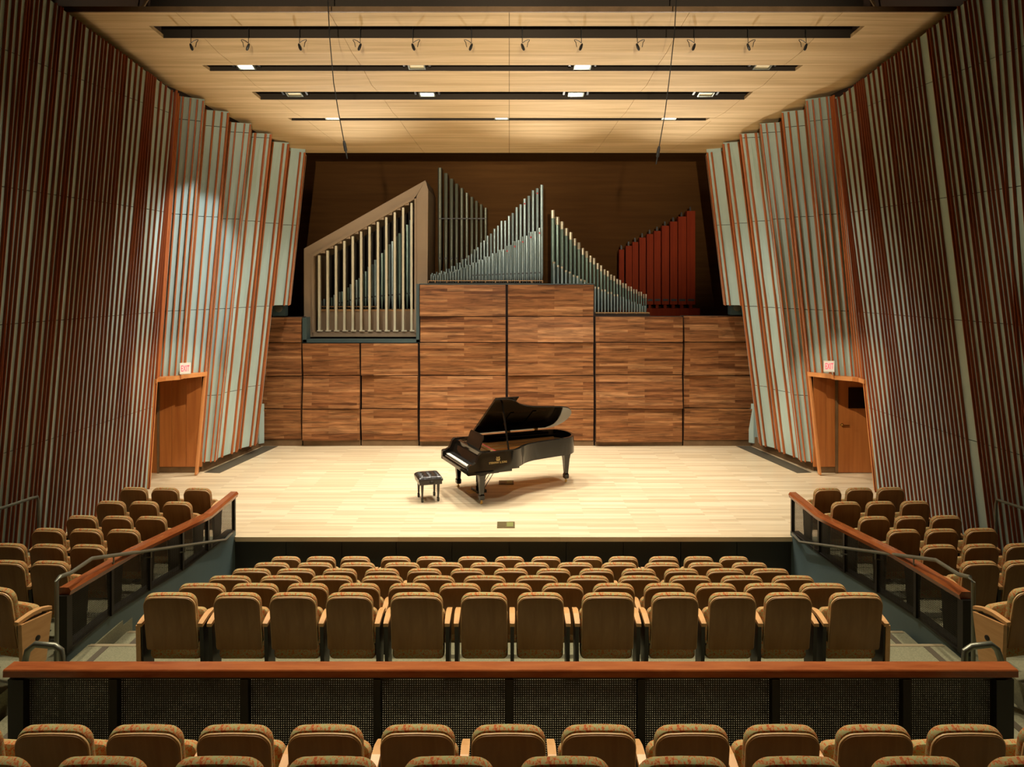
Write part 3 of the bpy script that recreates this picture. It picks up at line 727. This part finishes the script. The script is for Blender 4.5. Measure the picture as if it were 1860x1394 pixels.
# loudspeakers in the corners behind the blades
for px, nm, s in ((509, 'left', -1), (1336, 'right', 1)):
    c = P(px, 576, 19.86); c.z = P(px, 575 if s < 0 else 573, DB).z+.004; o = empty('loudspeaker', c); tag(o, 'small blue grey loudspeaker on top of the walnut wall, %s corner' % nm, 'loudspeaker', 'corner loudspeakers')
    MB().prism([(-.16, -.14), (.16, -.14), (.16, .14), (-.16, .14)], .0, .36, .02).build('cabinet', M['teal'], o)
    MB().lathe([(.09, 0), (.10, .012), (.07, .02)], (0, 0, 0), 16).xform(Matrix.Translation((0, -.13, .2)) @ Matrix.Rotation(math.pi/2, 4, 'X')).build('cone', M['steel'], o, True)

# ------------------------------------------------------------------ grand piano
pu = Vector((.915, .403, 0)).normalized(); ang = math.atan2(pu.y, pu.x)
pB = Pz(874.5, 916.7)
O = pB-pu*.32-Vector((-pu.y, pu.x, 0))*.145
pn = empty('grand_piano', O, ang); tag(pn, 'black lacquered concert grand piano with raised lid at centre stage', 'piano')
def spline(pts, n=6):
    out = []
    for i in range(len(pts)-1):
        p0 = Vector(pts[max(i-1, 0)]); p1 = Vector(pts[i]); p2 = Vector(pts[i+1]); p3 = Vector(pts[min(i+2, len(pts)-1)])
        for k in range(n):
            t = k/n
            out.append(.5*((2*p1)+(-p0+p2)*t+(2*p0-5*p1+4*p2-p3)*t*t+(-p0+3*p1-3*p2+p3)*t**3))
    out.append(Vector(pts[-1])); return out
bent = spline([(.34, 0), (.80, 0), (.98, .02), (1.13, .12), (1.30, .28), (1.55, .41), (2.0, .50), (2.35, .555), (2.55, .65), (2.69, .84), (2.74, 1.08), (2.70, 1.33), (2.58, 1.50), (2.38, 1.57)], 5)
outline = [Vector((.34, 1.57))] 
rimo = bent+[Vector((.34, 1.57))]         # open towards the keyboard
def inset_curve(c, d):
    o = []
    for i, p in enumerate(c):
        a = c[max(i-1, 0)]; b2 = c[min(i+1, len(c)-1)]; t = (b2-a).normalized(); o.append(p+Vector((-t.y, t.x))*d)
    return o
rimi = inset_curve(rimo, .06)
Z0, Z1 = .66, 1.01
mb = MB(); n = len(rimo)
mb.rings([[(a.x, a.y, Z0), (a.x, a.y, Z1-.008), (a.x+(b2.x-a.x)*.12, a.y+(b2.y-a.y)*.12, Z1), (b2.x, b2.y, Z1), (b2.x, b2.y, Z0)] for a, b2 in zip(rimo, rimi)])
mb.build('rim', M['lacquer'], pn, True)
poly = [tuple(p) for p in rimi]
MB().prism(poly, Z0+.10, Z0+.13).build('soundboard', M['soundboard'], pn)
# gold iron plate with struts
plate = [(.62, .10), (.95, .10), (1.2, .24), (1.45, .42), (2.1, .62), (2.42, .72), (2.55, .9), (2.58, 1.15), (2.45, 1.38), (2.2, 1.44), (.62, 1.46)]
ip = MB().prism(plate, Z0+.19, Z0+.215, .006).build('iron_plate', M['iron'], pn)
for x0, y0, x1, y1 in ((.66, .35, 1.35, .46), (.66, .62, 1.9, .72), (.66, .9, 2.3, .95), (.66, 1.18, 2.4, 1.22)):
    MB().stick((x0, y0, Z0+.235), (x1, y1, Z0+.235), .035, .04).build('plate_strut', M['iron'], ip)
MB().box(.56, .64, .09, 1.48, Z0+.2, Z0+.30).build('pin_block', M['iron'], pn)
MB().box(.64, .70, .12, 1.44, Z0+.25, Z0+.285).build('damper_felt', M['felt'], pn)
# key bed, cheeks, keys, fallboard
MB().prism([(0, 0), (.62, 0), (.62, 1.57), (0, 1.57)], .60, .67, .008).build('key_bed', M['lacquer'], pn)
MB().box(.03, .055, .09, 1.48, .665, .705).build('key_slip', M['lacquer'], pn)
prof = [(0.0, .60), (.36, .60), (.36, 1.01), (.27, 1.01), (.215, .965), (.185, .89), (.155, .83), (.09, .795), (.03, .79), (0, .77)]
for v0, v1 in ((0, .085), (1.485, 1.57)):
    mb = MB(); mb.rings([[(u, v1, z) for u, z in prof], [(u, v0, z) for u, z in prof]]); mb.build('cheek', M['lacquer'], pn)
kb = MB().box(.06, .34, .10, 1.47, .665, .70).build('key_frame', M['black'], pn)
nk = 52; kw = 1.225/nk; v0 = .1725
keymesh = MB().box(0, .155, .0008, kw-.0008, 0, .022).mesh('white_key', M['ivory']); 
blackmesh = MB().hexa([(0, 0, 0), (.095, 0, 0), (.095, .011, 0), (0, .011, 0)], [(.008, .001, .014), (.095, .001, .014), (.095, .010, .014), (.008, .010, .014)]).mesh('black_key', M['black'])
for i in range(nk):
    o = link('white_key', keymesh, pn); o.location = (.055, v0+i*kw, .712)
    # counted from the treble end, white keys run C B A G F E D C ...
    if i < nk-1 and (i % 7) not in (0, 4):
        o = link('black_key', blackmesh, pn); o.location = (.115, v0+(i+1)*kw-.0055, .734)
for a, b2 in ((.085, .172), (1.3985, 1.485)): MB().box(.05, .22, a, b2, .70, .745).build('key_block', M['lacquer'], pn)
MB().hexa([(.205, .09, .72), (.23, .09, .72), (.23, 1.48, .72), (.205, 1.48, .72)], [(.265, .09, .90), (.29, .09, .90), (.29, 1.48, .90), (.265, 1.48, .90)]).build('fallboard', M['lacquer'], pn)
MB().box(.29, .36, .085, 1.485, .88, .985).build('front_rail', M['lacquer'], pn)
MB().box(.36, .56, .09, 1.48, .90, .93).build('tuning_pin_field', M['iron'], pn)
for v in (.30, 1.27): MB().box(.37, .56, v-.02, v+.02, .93, .97).build('desk_slide', M['lacquer'], pn)
d = MB().prism([(-.36, 0), (.36, 0), (.36, .25), (.31, .285), (-.31, .285), (-.36, .25)], -.009, .009, .003).xform(Matrix.Translation((.40, .80, .965)) @ Matrix.Rotation(math.radians(-70), 4, 'Y') @ Matrix(((0, 1, 0, 0), (1, 0, 0, 0), (0, 0, -1, 0), (0, 0, 0, 1)))).build('music_desk', M['lacquer'], pn)
MB().box(.34, .385, .42, 1.18, .965, .985).build('desk_ledge', M['lacquer'], pn)
# lid, hinged on the straight bass side
th = math.radians(35)
lid_out = inset_curve(bent, -.012)
lid_poly = [(p.x, p.y) for p in lid_out if p.x > .66]
lid_poly = [(.66, -.012)]+lid_poly+[(2.38, 1.575), (.66, 1.575)]
LM = Matrix.Translation((0, 1.57, 1.03)) @ Matrix.Rotation(-th, 4, 'X') @ Matrix.Translation((0, -1.57, 0))
lid = MB().prism(lid_poly, 0, .024, .004).xform(LM).build('lid', M['lacquer'], pn)
# front flap folded back over the lid
MB().prism([(.67, -.012), (1.17, -.012), (1.17, 1.56), (.67, 1.56)], .026, .05, .004).xform(LM).build('folded_lid_flap', M['lacquer'], pn)
for u in (1.25, 1.75): MB().prism([(u-.04, .62), (u+.04, .62), (u+.04, 1.42), (u-.04, 1.42)], -.016, 0).xform(LM).build('lid_brace', M['lacquer'], pn)
for u in (.8, 1.5, 2.15): MB().box(u-.04, u+.04, 1.55, 1.59, .99, 1.06).build('hinge', M['brass'], pn)
top = LM @ Vector((.86, .14, -.004))
MB().stick((.84, .045, Z1-.02), top, .022, .03, (1, 0, 0)).build('lid_prop', M['lacquer'], pn)
# legs, casters, lyre
def leg(u, v, fl):
    o = MB().rings([[(u-a, v-a, z), (u+a, v-a, z), (u+a, v+a, z), (u-a, v+a, z)] for a, z in ((.036, .085), (.046, .10), (.048, .17), (.040, .185), (.036, .20), (.058, .50), (.068, .56), (.10 if fl else .075, .60), (.19 if fl else .085, .655))]).build('leg', M['lacquer'], pn)
    MB().lathe([(.012, .06), (.022, .07), (.022, .09)], (u, v, 0), 10).build('caster_cup', M['brass'], o, True)
    MB().lathe([(.0, -.03), (.022, -.022), (.03, 0), (.022, .022), (0, .03)], (0, 0, 0), 12).xform(Matrix.Translation((u, v, .031)) @ Matrix.Diagonal((1, .5, 1, 1)) @ Matrix.Rotation(math.pi/2, 4, 'X')).build('caster', M['brass'], o, True)
leg(.32, .145, True); leg(.32, 1.425, True); leg(2.53, .90, False)
ly = MB().box(.46, .62, .62, .95, .60, .64).build('lyre_top', M['lacquer'], pn)
for v in (.70, .87): MB().box(.50, .55, v-.025, v+.025, .10, .60).build('lyre_post', M['lacquer'], ly)
MB().box(.42, .62, .62, .95, .07, .13).build('pedal_box', M['lacquer'], ly)
for v in (.70, .785, .87): MB().box(.28, .44, v-.014, v+.014, .07, .082).build('pedal', M['brass'], ly)
for v in (.72, .85): MB().tube([(.60, v, .12), (.95, v, .62)], .008, 6).build('lyre_brace', M['black'], ly)
MB().box(.62, 1.1, .12, 1.45, .62, .66).build('beam', M['lacquer'], pn)
MB().box(.36, .9, .02, .30, .605, .66).build('corner_block', M['lacquer'], pn)
# gold lettering and emblem on the treble side
me = text_mesh('STEINWAY & SONS', .055, .0006); me.materials.append(M['gold'])
t = link('lettering', me, pn); t.rotation_euler = (math.pi/2, 0, 0); t.location = (.60, -.0015, .80); t.scale = (.78, 1, 1)
mb = MB()
for s in (-1, 1):
    mb.tube([(.60+s*.010, -.002, .842), (.60+s*.030, -.002, .850), (.60+s*.036, -.002, .872), (.60+s*.022, -.002, .892), (.60+s*.030, -.002, .912)], .005, 5)
mb.tube([(.60-.014, -.002, .85), (.60-.014, -.002, .905)], .003, 4).tube([(.60, -.002, .85), (.60, -.002, .91)], .003, 4).tube([(.60+.014, -.002, .85), (.60+.014, -.002, .905)], .003, 4)
mb.tube([(.57, -.002, .842), (.63, -.002, .842)], .005, 5)
mb.build('lyre_emblem', M['gold'], pn)

# piano bench
bc = (Pz(768.8, 913)+Pz(797.7, 911)+Pz(758.7, 903.4)+Pz(786.7, 901))/4
bn = empty('piano_bench', bc, math.radians(17)); tag(bn, 'black tufted leather artist bench in front of the piano keyboard', 'bench')
hx, hy = .235, .265
lx = [(-.155, -.19), (.155, -.19), (-.155, .19), (.155, .19)]
for x, y in lx:
    o = MB().rings([[(x-a, y-a, z), (x+a, y-a, z), (x+a, y+a, z), (x-a, y+a, z)] for a, z in ((.016, 0), (.022, .015), (.022, .07), (.015, .08), (.026, .33), (.028, .37))]).build('leg', M['lacquer'], bn)
MB().prism([(-hx+.015, -hy+.015), (hx-.015, -hy+.015), (hx-.015, hy-.015), (-hx+.015, hy-.015)], .34, .43, .006).build('apron', M['lacquer'], bn)
nx, ny = 25, 25; g = []
for j in range(ny):
    for i in range(nx):
        u = i/(nx-1)*2-1; v = j/(ny-1)*2-1
        e = (1-abs(u)**6)*(1-abs(v)**6)
        z = .445+.058*e**.4-.036*(0.5+.5*math.cos(u*math.pi*3))*(0.5+.5*math.cos(v*math.pi*4))-.008*abs(math.sin((u*1.5+v*2)*math.pi))**.3*.0
        g.append((u*hx, v*hy, z))
mb = MB(); mb.quadset(g, [(j*nx+i, j*nx+i+1, (j+1)*nx+i+1, (j+1)*nx+i) for j in range(ny-1) for i in range(nx-1)])
mb.prism([(-hx, -hy), (hx, -hy), (hx, hy), (-hx, hy)], .405, .45, .004)
cu = mb.build('cushion', M['leather'], bn, True)
for i in range(3):
    for j in range(4):
        u = (-2/3+i*2/3); v = (-.75+j*.5)
        MB().lathe([(.010, 0), (.007, .005), (0, .006)], (u*hx, v*hy, .474), 8).build('button', M['leather'], cu, True)
for s in (-1, 1): MB().lathe([(.035, 0), (.04, .012), (.03, .025)], (0, 0, 0), 12).xform(Matrix.Translation((0.02, s*(hy-.015), .385)) @ Matrix.Rotation(s*-math.pi/2, 4, 'X')).build('height_knob', M['black'], bn, True)

# floor boxes
for (x0, y0, x1, y1), lab in (((906, 874, 933, 881), 'small brass floor box under the piano'), ((903, 949, 935, 960), 'small brass floor box near the stage edge')):
    c = Pz((x0+x1)/2, (y0+y1)/2); a = Pz(x0, y1); b_ = Pz(x1, y0); hx_ = (x1-x0)/2/F*c.y; hy_ = (b_.y-a.y)/2
    o = empty('floor_box', c); tag(o, lab, 'floor box', 'stage floor boxes')
    MB().prism([(-hx_, -hy_), (hx_, -hy_), (hx_, hy_), (-hx_, hy_)], .001, .012, .003).build('frame', M['floor_box'], o)
    for k in (-1, 1): MB().box(k*hx_*.45-hx_*.36, k*hx_*.45+hx_*.36, -hy_*.7, hy_*.7, .012, .016).build('lid', M['floor_box_lid'] if k > 0 else M['floor_box'], o)

# ------------------------------------------------------------------ auditorium chairs
def rrect(w, h, r, rb=.02, n=6, dome=.012):
    pts = [(-w/2+rb, 0), (w/2-rb, 0)]; pts = []
    for cx_, cz, rr, a0 in ((w/2-rb, rb, rb, -90), (w/2-r, h-r, r, 0), (-w/2+r, h-r, r, 90), (-w/2+rb, rb, rb, 180)):
        for k in range(n+1):
            a = math.radians(a0+90*k/n); x = cx_+rr*math.cos(a); z = cz+rr*math.sin(a)
            if z > h*.6: z += dome*(1-(2*x/w)**2)
            pts.append((x, z))
        if a0 == 0:
            for t in (.25, .5, .75):
                x = (w/2-r)*(1-2*t); pts.append((x, h+dome*(1-(2*x/w)**2)))
    return pts
TX = Matrix(((1, 0, 0, 0), (0, 0, -1, 0), (0, 1, 0, 0), (0, 0, 0, 1)))   # poly xy -> xz, extrusion z -> -y
def plate(pts, y0, y1, bev, M4, name, mat, smooth=True):
    mb = MB().prism(pts, -y1, -y0, bev).xform(M4 @ TX); return mb.mesh(name, mat, smooth)
CH = {}
def chair_meshes(wd):
    if wd in CH: return CH[wd]
    tilt_ = Matrix.Translation((0, .095, .36)) @ Matrix.Rotation(math.radians(9.5), 4, 'X')
    d = {}
    d['back_shell'] = plate(rrect(wd, .545, .085), 0, .022, .006, tilt_, 'back_shell', M['chair_wood'])
    d['back_edge'] = plate(rrect(wd+.010, .551, .088), .010, .024, .003, tilt_, 'back_edge', M['edge_wood'])
    d['back_cushion'] = plate([(x*1.02, z+.012 if z > .3 else z+.05) for x, z in rrect(wd, .554, .085)], .022, .086, .018, tilt_, 'back_cushion', M['fabric'])
    st = Matrix.Translation((0, .205, .225)) @ Matrix.Rotation(math.radians(-14), 4, 'X')
    d['seat_cushion'] = plate(rrect(wd+.02, .47, .06, .05), -.045, .06, .03, st, 'seat_cushion', M['fabric'])
    d['seat_pan'] = plate(rrect(wd+.0, .43, .06, .05), .06, .08, .006, st, 'seat_pan', M['chair_wood'])
    d['hinge_bar'] = MB().box(-wd/2-.005, wd/2+.005, .20, .245, .33, .375).mesh('hinge_bar', M['post_metal'])
    CH[wd] = d; return d
# an arm standard: wooden armrest over a black upright
ap = [(-.03, .035), (.03, .035), (.034, .20), (.03, .42), (-.03, .42), (-.034, .20)]
ARM = MB().rings([[(x*k, y, z0+.028*math.sin((y-.035)/.385*math.pi*.8)) for x, y in ((-.03, yy), (.03, yy))] + [(x*k, y, z0+.032+.028*math.sin((y-.035)/.385*math.pi*.8)) for x, y in ((.03, yy), (-.03, yy))] for yy, z0, k in ((.035, .615, .8), (.10, .617, .88), (.20, .62, .92), (.30, .615, .92), (.39, .60, .85), (.42, .595, .75))]).mesh('armrest', M['arm_wood'])
STD = MB().hexa([(-.018, .10, 0), (.018, .10, 0), (.018, .30, 0), (-.018, .30, 0)], [(-.018, .06, .62), (.018, .06, .62), (.018, .36, .61), (-.018, .36, .61)]).box(-.045, .045, .06, .36, 0, .012).mesh('arm_standard', M['post_metal'])
ENDP = MB().rings([[(-.022, y, z) for y, z in ((.07, .16), (.33, .16), (.40, .60), (.05, .62))], [(.022, y, z) for y, z in ((.07, .16), (.33, .16), (.40, .60), (.05, .62))]]).mesh('end_panel', M['arm_wood'])
BUT = MB().lathe([(.0, 0), (.026, .0), (.026, .008), (.018, .012), (0, .012)], (0, 0, 0), 14).mesh('end_panel_medallion', M['black'], True)
GR = {}
def chair(x, D, z, rz, wd, arms, label, group):
    o = empty('auditorium_chair', (x, D, z), rz); tag(o, label, 'chair', group)
    for k, me in chair_meshes(wd).items(): link(k, me, o)
    for a, endp in arms:
        h = link('armrest', ARM, o); h.location.x = a
        h = link('arm_standard', STD, o); h.location.x = a
        if endp:
            s = 1 if a > 0 else -1
            h = link('end_panel', ENDP, o); h.location.x = a+s*.022
            m_ = link('medallion', BUT, h); m_.location = (s*.022, .23, .42); m_.rotation_euler = (0, s*math.pi/2, 0)
    return o
NW, WW = .445, .50
rowsC = {1: [517, 581, 644, 718, 782, 858, 925.5, 992, 1068, 1133, 1207, 1271, 1335.5],
 2: [491, 570, 648, 729, 807.5, 886, 966, 1045.5, 1125.7, 1204.4, 1284, 1364],
 3: [453.7, 534.8, 615, 692.4, 770, 848.8, 928, 1005.7, 1084.4, 1161.8, 1240, 1320.8, 1401],
 4: [414, 507.6, 600, 693, 787, 880, 975.4, 1069, 1162.8, 1256, 1350.5, 1444],
 5: [363, 460, 555.9, 650.3, 742.5, 835, 929, 1022.6, 1116, 1209.7, 1303, 1397.5, 1499],
 6: [305, 428, 530, 633, 755.6, 879, 982, 1105.6, 1228, 1333, 1435, 1559]}
wide = {1: [], 2: list(range(12)), 3: [0, 1, 11, 12], 4: list(range(12)), 5: [0, 1, 11, 12], 6: [0, 4, 7, 11]}
ROWN = {1: 'first', 2: 'second', 3: 'third', 4: 'fourth', 5: 'fifth', 6: 'sixth'}
def place_row(cx_list, D, z, wides, label_fn, group, ends=True):
    X = [(c-CX)/F*D for c in cx_list]; n = len(X)
    for i, x in enumerate(X):
        wd = WW if i in wides else NW; arms = []
        gl = x-X[i-1] if i else None; gr = X[i+1]-x if i < n-1 else None
        if gl is None: arms.append((-wd/2-.045, ends))
        elif gl > wd/2+(WW if i-1 in wides else NW)/2+.15: arms.append((-wd/2-.05, False))
        else: arms.append((-gl/2, False))
        if gr is None: arms.append((wd/2+.045, ends))
        elif gr > wd/2+(WW if i+1 in wides else NW)/2+.15: arms.append((wd/2+.05, False))
        chair(x, D, z, 0, wd, arms, label_fn(i, n), group)
for k, cl in rowsC.items():
    place_row(cl, ROWS[k][0], RF[k], wide[k], lambda i, n, k=k: 'wooden theatre seat, %s from left in the %s row of the centre block' % (ORD[i], ROWN[k]), 'seats of the centre block')
place_row([-79, 88.5, 256, 421.5, 588, 757, 923.6, 1089, 1260, 1425, 1595.5, 1765, 1933], 4.67, ZA, [], lambda i, n: 'wooden theatre seat, %s from left in the row just behind the cherry rail' % ORD[i], 'seats behind the rail', False)
place_row([-45, 171, 388, 598, 813, 1028, 1246, 1457, 1679, 1895], 3.75, ZB, [], lambda i, n: 'wooden theatre seat, %s from left in the nearest row, only its top showing' % ORD[i], 'seats of the nearest row', False)
sideL = [(240, 297, 356), (198, 258, 319), (145, 209, 271), (83, 152, 220), (10, 82, 155), (8, 85)]
sideR = [(1506, 1564, 1621), (1540, 1603, 1666), (1591.6, 1657.5, 1722.7), (1645.8, 1715, 1787), (1711.5, 1786.6, 1862), (1785.6, 1864)]
for side, rows in ((-1, sideL), (1, sideR)):
    for k, cl in enumerate(rows):
        D, z = SD[k]
        cl = list(cl) if side < 0 else list(reversed(cl))      # from the wall towards the rail
        n = len(cl)
        for i, px in enumerate(cl):
            inner = n-1-i; d = D-.02*i; x = (px-CX)/F*d
            arms = [(side*.242, False)]+([(-side*.25, False)] if inner == 0 else [])
            chair(x, d, z, -side*-1*math.radians(4) if False else side*math.radians(4), .43, arms, 'wooden theatre seat, %s side block, %s from the rail, %s row from stage' % ('left' if side < 0 else 'right', ORD[inner], ORD[k]), 'seats of the %s side block' % ('left' if side < 0 else 'right'))
    px, py = (-24, 1062) if side < 0 else (1886, 1065)
    D, z = SD[6]; x = (px-CX)/F*D
    chair(x, D, z, side*math.radians(14), WW, [(-side*.30, True), (side*.28, False)], 'wooden theatre seat with large end panel beside the %s end of the cherry rail' % ('left' if side < 0 else 'right'), 'aisle end seats')

# ------------------------------------------------------------------ balustrades
def wire_mesh(parent, quad, pitch=.017, wr=.0048):
    """woven wire between bottom line a-b and top line d-c"""
    a, b_, c, d = [Vector(p) for p in quad]; mb = MB(); n = max(2, int((b_-a).length/pitch)); t = (b_-a).normalized(); nrm = t.cross(Vector((0, 0, 1))).normalized()
    for i in range(n+1):
        f = i/n; p = a.lerp(b_, f); q = d.lerp(c, f); u = t*wr; v = nrm*wr
        mb.rings([[p-u-v, p+u-v, p+u+v, p-u+v], [q-u-v, q+u-v, q+u+v, q-u+v]], cap=False)
    hh = max((d-a).length, (c-b_).length); m_ = int(hh/pitch); up = Vector((0, 0, wr))
    for j in range(m_+1):
        f = j/m_; p = a.lerp(d, f); q = b_.lerp(c, f); v = nrm*wr*.8
        mb.rings([[p-up-v, p+up-v, p+up+v, p-up+v], [q-up-v, q+up-v, q+up+v, q-up+v]], cap=False)
    o = mb.build('wire_infill', M['mesh_metal'], parent); o['kind'] = 'stuff'; return o
# cherry rail behind the cross aisle
br = empty('cherry_balustrade', (0, 5.82, ZA)); tag(br, 'long cherry topped balustrade with dark wire infill across the foreground', 'railing')
xl, xr = P(5, 1218, 5.75).x, P(1850, 1218, 5.75).x; zt = H-(1200-HY)/F*5.9-ZA
mb = MB(); prof = [(-.07, zt-.055), (-.07, zt-.008), (-.062, zt), (.062, zt), (.07, zt-.008), (.07, zt-.055)]
mb.rings([[(x, y, z) for y, z in prof] for x in (xl, xl+.05, xr-.05, xr)])
mb.build('handrail_cap', M['rail_wood'], br)
MB().box(xl+.07, xr-.07, -.03, .03, zt-.085, zt-.055).build('under_rail', M['post_metal'], br)
posts = [24, 208, 445, 685, 925, 1165, 1408, 1645, 1832]
pxs = [(p-CX)/F*5.80 for p in posts]
for x in pxs: MB().box(x-.028, x+.028, -.04, .03, 0, zt-.085).build('post', M['post_metal'], br)
for x in (xl+.1, xr-.1): MB().box(x-.05, x+.04, -.05, .04, 0, zt-.085).build('end_post', M['post_metal'], br)
for a, b_ in zip(pxs, pxs[1:]):
    wire_mesh(br, [(a+.03, 0.02, .03), (b_-.03, .02, .03), (b_-.03, .02, zt-.09), (a+.03, .02, zt-.09)])
MB().box(pxs[0], pxs[-1], -.02, .02, .0, .03).build('bottom_rail', M['post_metal'], br)

# sloping balustrades beside the side blocks
for side in (-1, 1):
    nm = 'left' if side < 0 else 'right'
    if side < 0: pts = [(425, 896, 12.8), (376, 936, 11.75), (237, 1002, 9.5), (116, 1072, 8.2)]; bot = [(426, 963, 12.8), (336, 1032, 11.0), (269, 1072, 10.0), (199, 1118, 9.1), (118, 1186, 8.2)]
    else: pts = [(1440, 897, 12.8), (1490, 937, 11.75), (1627, 1004, 9.5), (1755, 1080, 8.2)]; bot = [(1438, 966, 12.8), (1530, 1036, 11.0), (1597, 1076, 10.0), (1668, 1122, 9.1), (1752, 1190, 8.2)]
    tp = [P(*p) for p in pts]; bp = [P(*p) for p in bot]
    o = empty('sloping_balustrade', (tp[-1].x, tp[-1].y, RF[6])); tag(o, 'sloping cherry topped balustrade with dark wire infill beside the %s side seats' % nm, 'railing', 'sloping balustrades')
    L = lambda v: Vector(v)-o.location
    prof = [(-.06, -.06), (.06, -.06), (.075, -.01), (.05, .025), (-.05, .025), (-.075, -.01)]
    tt = [tp[0]]+tp[1:]
    MB().rings([[L(p)+Vector((u, 0, v)) for u, v in prof] for p in tt]).build('handrail_cap', M['rail_wood_long'], o)
    # infill posts and panels
    def tline(y): 
        for p, q in zip(tp, tp[1:]):
            if q.y <= y <= p.y+1e-6: return p.lerp(q, (p.y-y)/(p.y-q.y))
        return tp[-1]
    def bline(y):
        for p, q in zip(bp, bp[1:]):
            if q.y <= y <= p.y+1e-6: return p.lerp(q, (p.y-y)/(p.y-q.y))
        return bp[-1]
    ys = [12.78, 11.75, 10.9, 10.0, 9.1, 8.21]
    for y in ys:
        t_, b2 = tline(y), bline(y); wd = .05 if y < 8.3 else .025
        x = (t_.x+b2.x)/2
        MB().hexa([L((x-wd, y-wd, b2.z)), L((x+wd, y-wd, b2.z)), L((x+wd, y+wd, b2.z)), L((x-wd, y+wd, b2.z))], [L((x-wd, y-wd, t_.z-.05)), L((x+wd, y-wd, t_.z-.05)), L((x+wd, y+wd, t_.z-.05)), L((x-wd, y+wd, t_.z-.05))]).build('post', M['post_metal'], o)
    for y1, y0 in zip(ys, ys[1:]):
        q = [bline(y1), bline(y0), tline(y0), tline(y1)]
        for p in q: p.x = (tline(p.y).x+bline(p.y).x)/2
        q[2].z -= .06; q[3].z -= .06
        wire_mesh(o, [L(p) for p in q], .022, .0018)
    # painted knee wall under it
    kw_ = MB(); th_ = .12; off = Vector((side*th_, 0, 0))
    kw_.rings([[L(p)+Vector((0, 0, -.01)), L(p)+off+Vector((0, 0, -.01)), L((p.x, p.y, -1.1))+off, L((p.x, p.y, -1.1))] for p in [Vector((bp[0].x, 12.86, bp[0].z))]+bp])
    kw_.build('knee_wall', M['teal_wall'], o)
    MB().rings([[L(p)+Vector((-side*.015, 0, -.015)), L(p)+Vector((-side*.015, 0, .012)), L(p)+off+Vector((0, 0, .012)), L(p)+off+Vector((0, 0, -.015))] for p in bp]).build('base_cap', M['post_metal'], o)
    # steel handrail on brackets
    if side < 0: hp = [(422, 967, 12.75), (409, 981, 12.25), (167, 1015, 8.57), (129, 1041, 8.1), (109, 1048, 7.9), (103, 1056, 7.85)]
    else: hp = [(1440, 970, 12.75), (1453, 985, 12.25), (1700, 1018, 8.57), (1741, 1044, 8.1), (1762, 1049, 7.9), (1768, 1058, 7.85)]
    h3 = [P(*p) for p in hp]; last = h3[-1].copy(); last.z = RF[6]
    hr = empty('steel_handrail', (last.x, last.y, RF[6])); tag(hr, 'grey steel tube handrail sloping down the %s aisle to the stage' % nm, 'handrail', 'aisle handrails')
    L2 = lambda v: Vector(v)-hr.location
    fine = [L2(p) for p in h3]+[L2(last)]
    MB().tube(fine, .021, 10).build('tube', M['steel'], hr, True)
    for f in (.12, .36, .62, .86):
        p = h3[1].lerp(h3[2], 1-f); wx = bline(p.y).x
        MB().tube([L2(p)+Vector((0, 0, -.02)), L2(p)+Vector((0, 0, -.09)), L2((wx, p.y, p.z-.10))], .010, 6).build('bracket', M['steel'], hr, True)

# U shaped grab rails at the ends of the cherry balustrade
for pts, nm in (([(46, 1200), (50, 1183), (64, 1171), (100, 1174), (111, 1182), (113, 1200)], 'left'), ([(1752, 1200), (1753, 1183), (1765, 1175), (1800, 1171), (1811, 1180), (1818, 1200)], 'right')):
    p3 = [P(x, y, 6.35) for x, y in pts]; g0 = p3[0].copy(); g0.z = RF[6]; g1 = p3[-1].copy(); g1.z = RF[6]
    o = empty('grab_rail', (p3[0].lerp(p3[-1], .5).x, 6.35, RF[6])); tag(o, 'bent steel tube grab rail rising behind the %s end of the cherry rail' % nm, 'handrail', 'grab rails')
    MB().tube([Vector(p)-o.location for p in [g0]+p3+[g1]], .026, 10).build('tube', M['steel'], o, True)
    for g in (g0, g1): MB().lathe([(.05, 0), (.05, .01), (.028, .015)], g-o.location, 12).build('base_flange', M['steel'], o, True)
# wall handrails at far left and right
for pts, nm in (([(-40, 935, 10.6), (8, 922, 10.9), (56, 906, 11.3), (68, 903, 11.4), (70, 912, 11.4)], 'left'), ([(1900, 940, 10.6), (1865, 926, 10.9), (1822, 912, 11.3), (1811, 908, 11.4), (1809, 917, 11.4)], 'right')):
    p3 = [P(*p) for p in pts]; last = p3[-1].copy(); last.z = .06
    o = empty('wall_handrail', last); tag(o, 'grey steel handrail beside the finned wall at far %s' % nm, 'handrail', 'wall side handrails')
    MB().tube([p-last for p in p3]+[Vector((0, 0, 0))], .022, 8).build('tube', M['steel'], o, True)
    MB().lathe([(.05, 0), (.05, .01), (.03, .014)], (0, 0, 0), 12).build('base_flange', M['steel'], o, True)
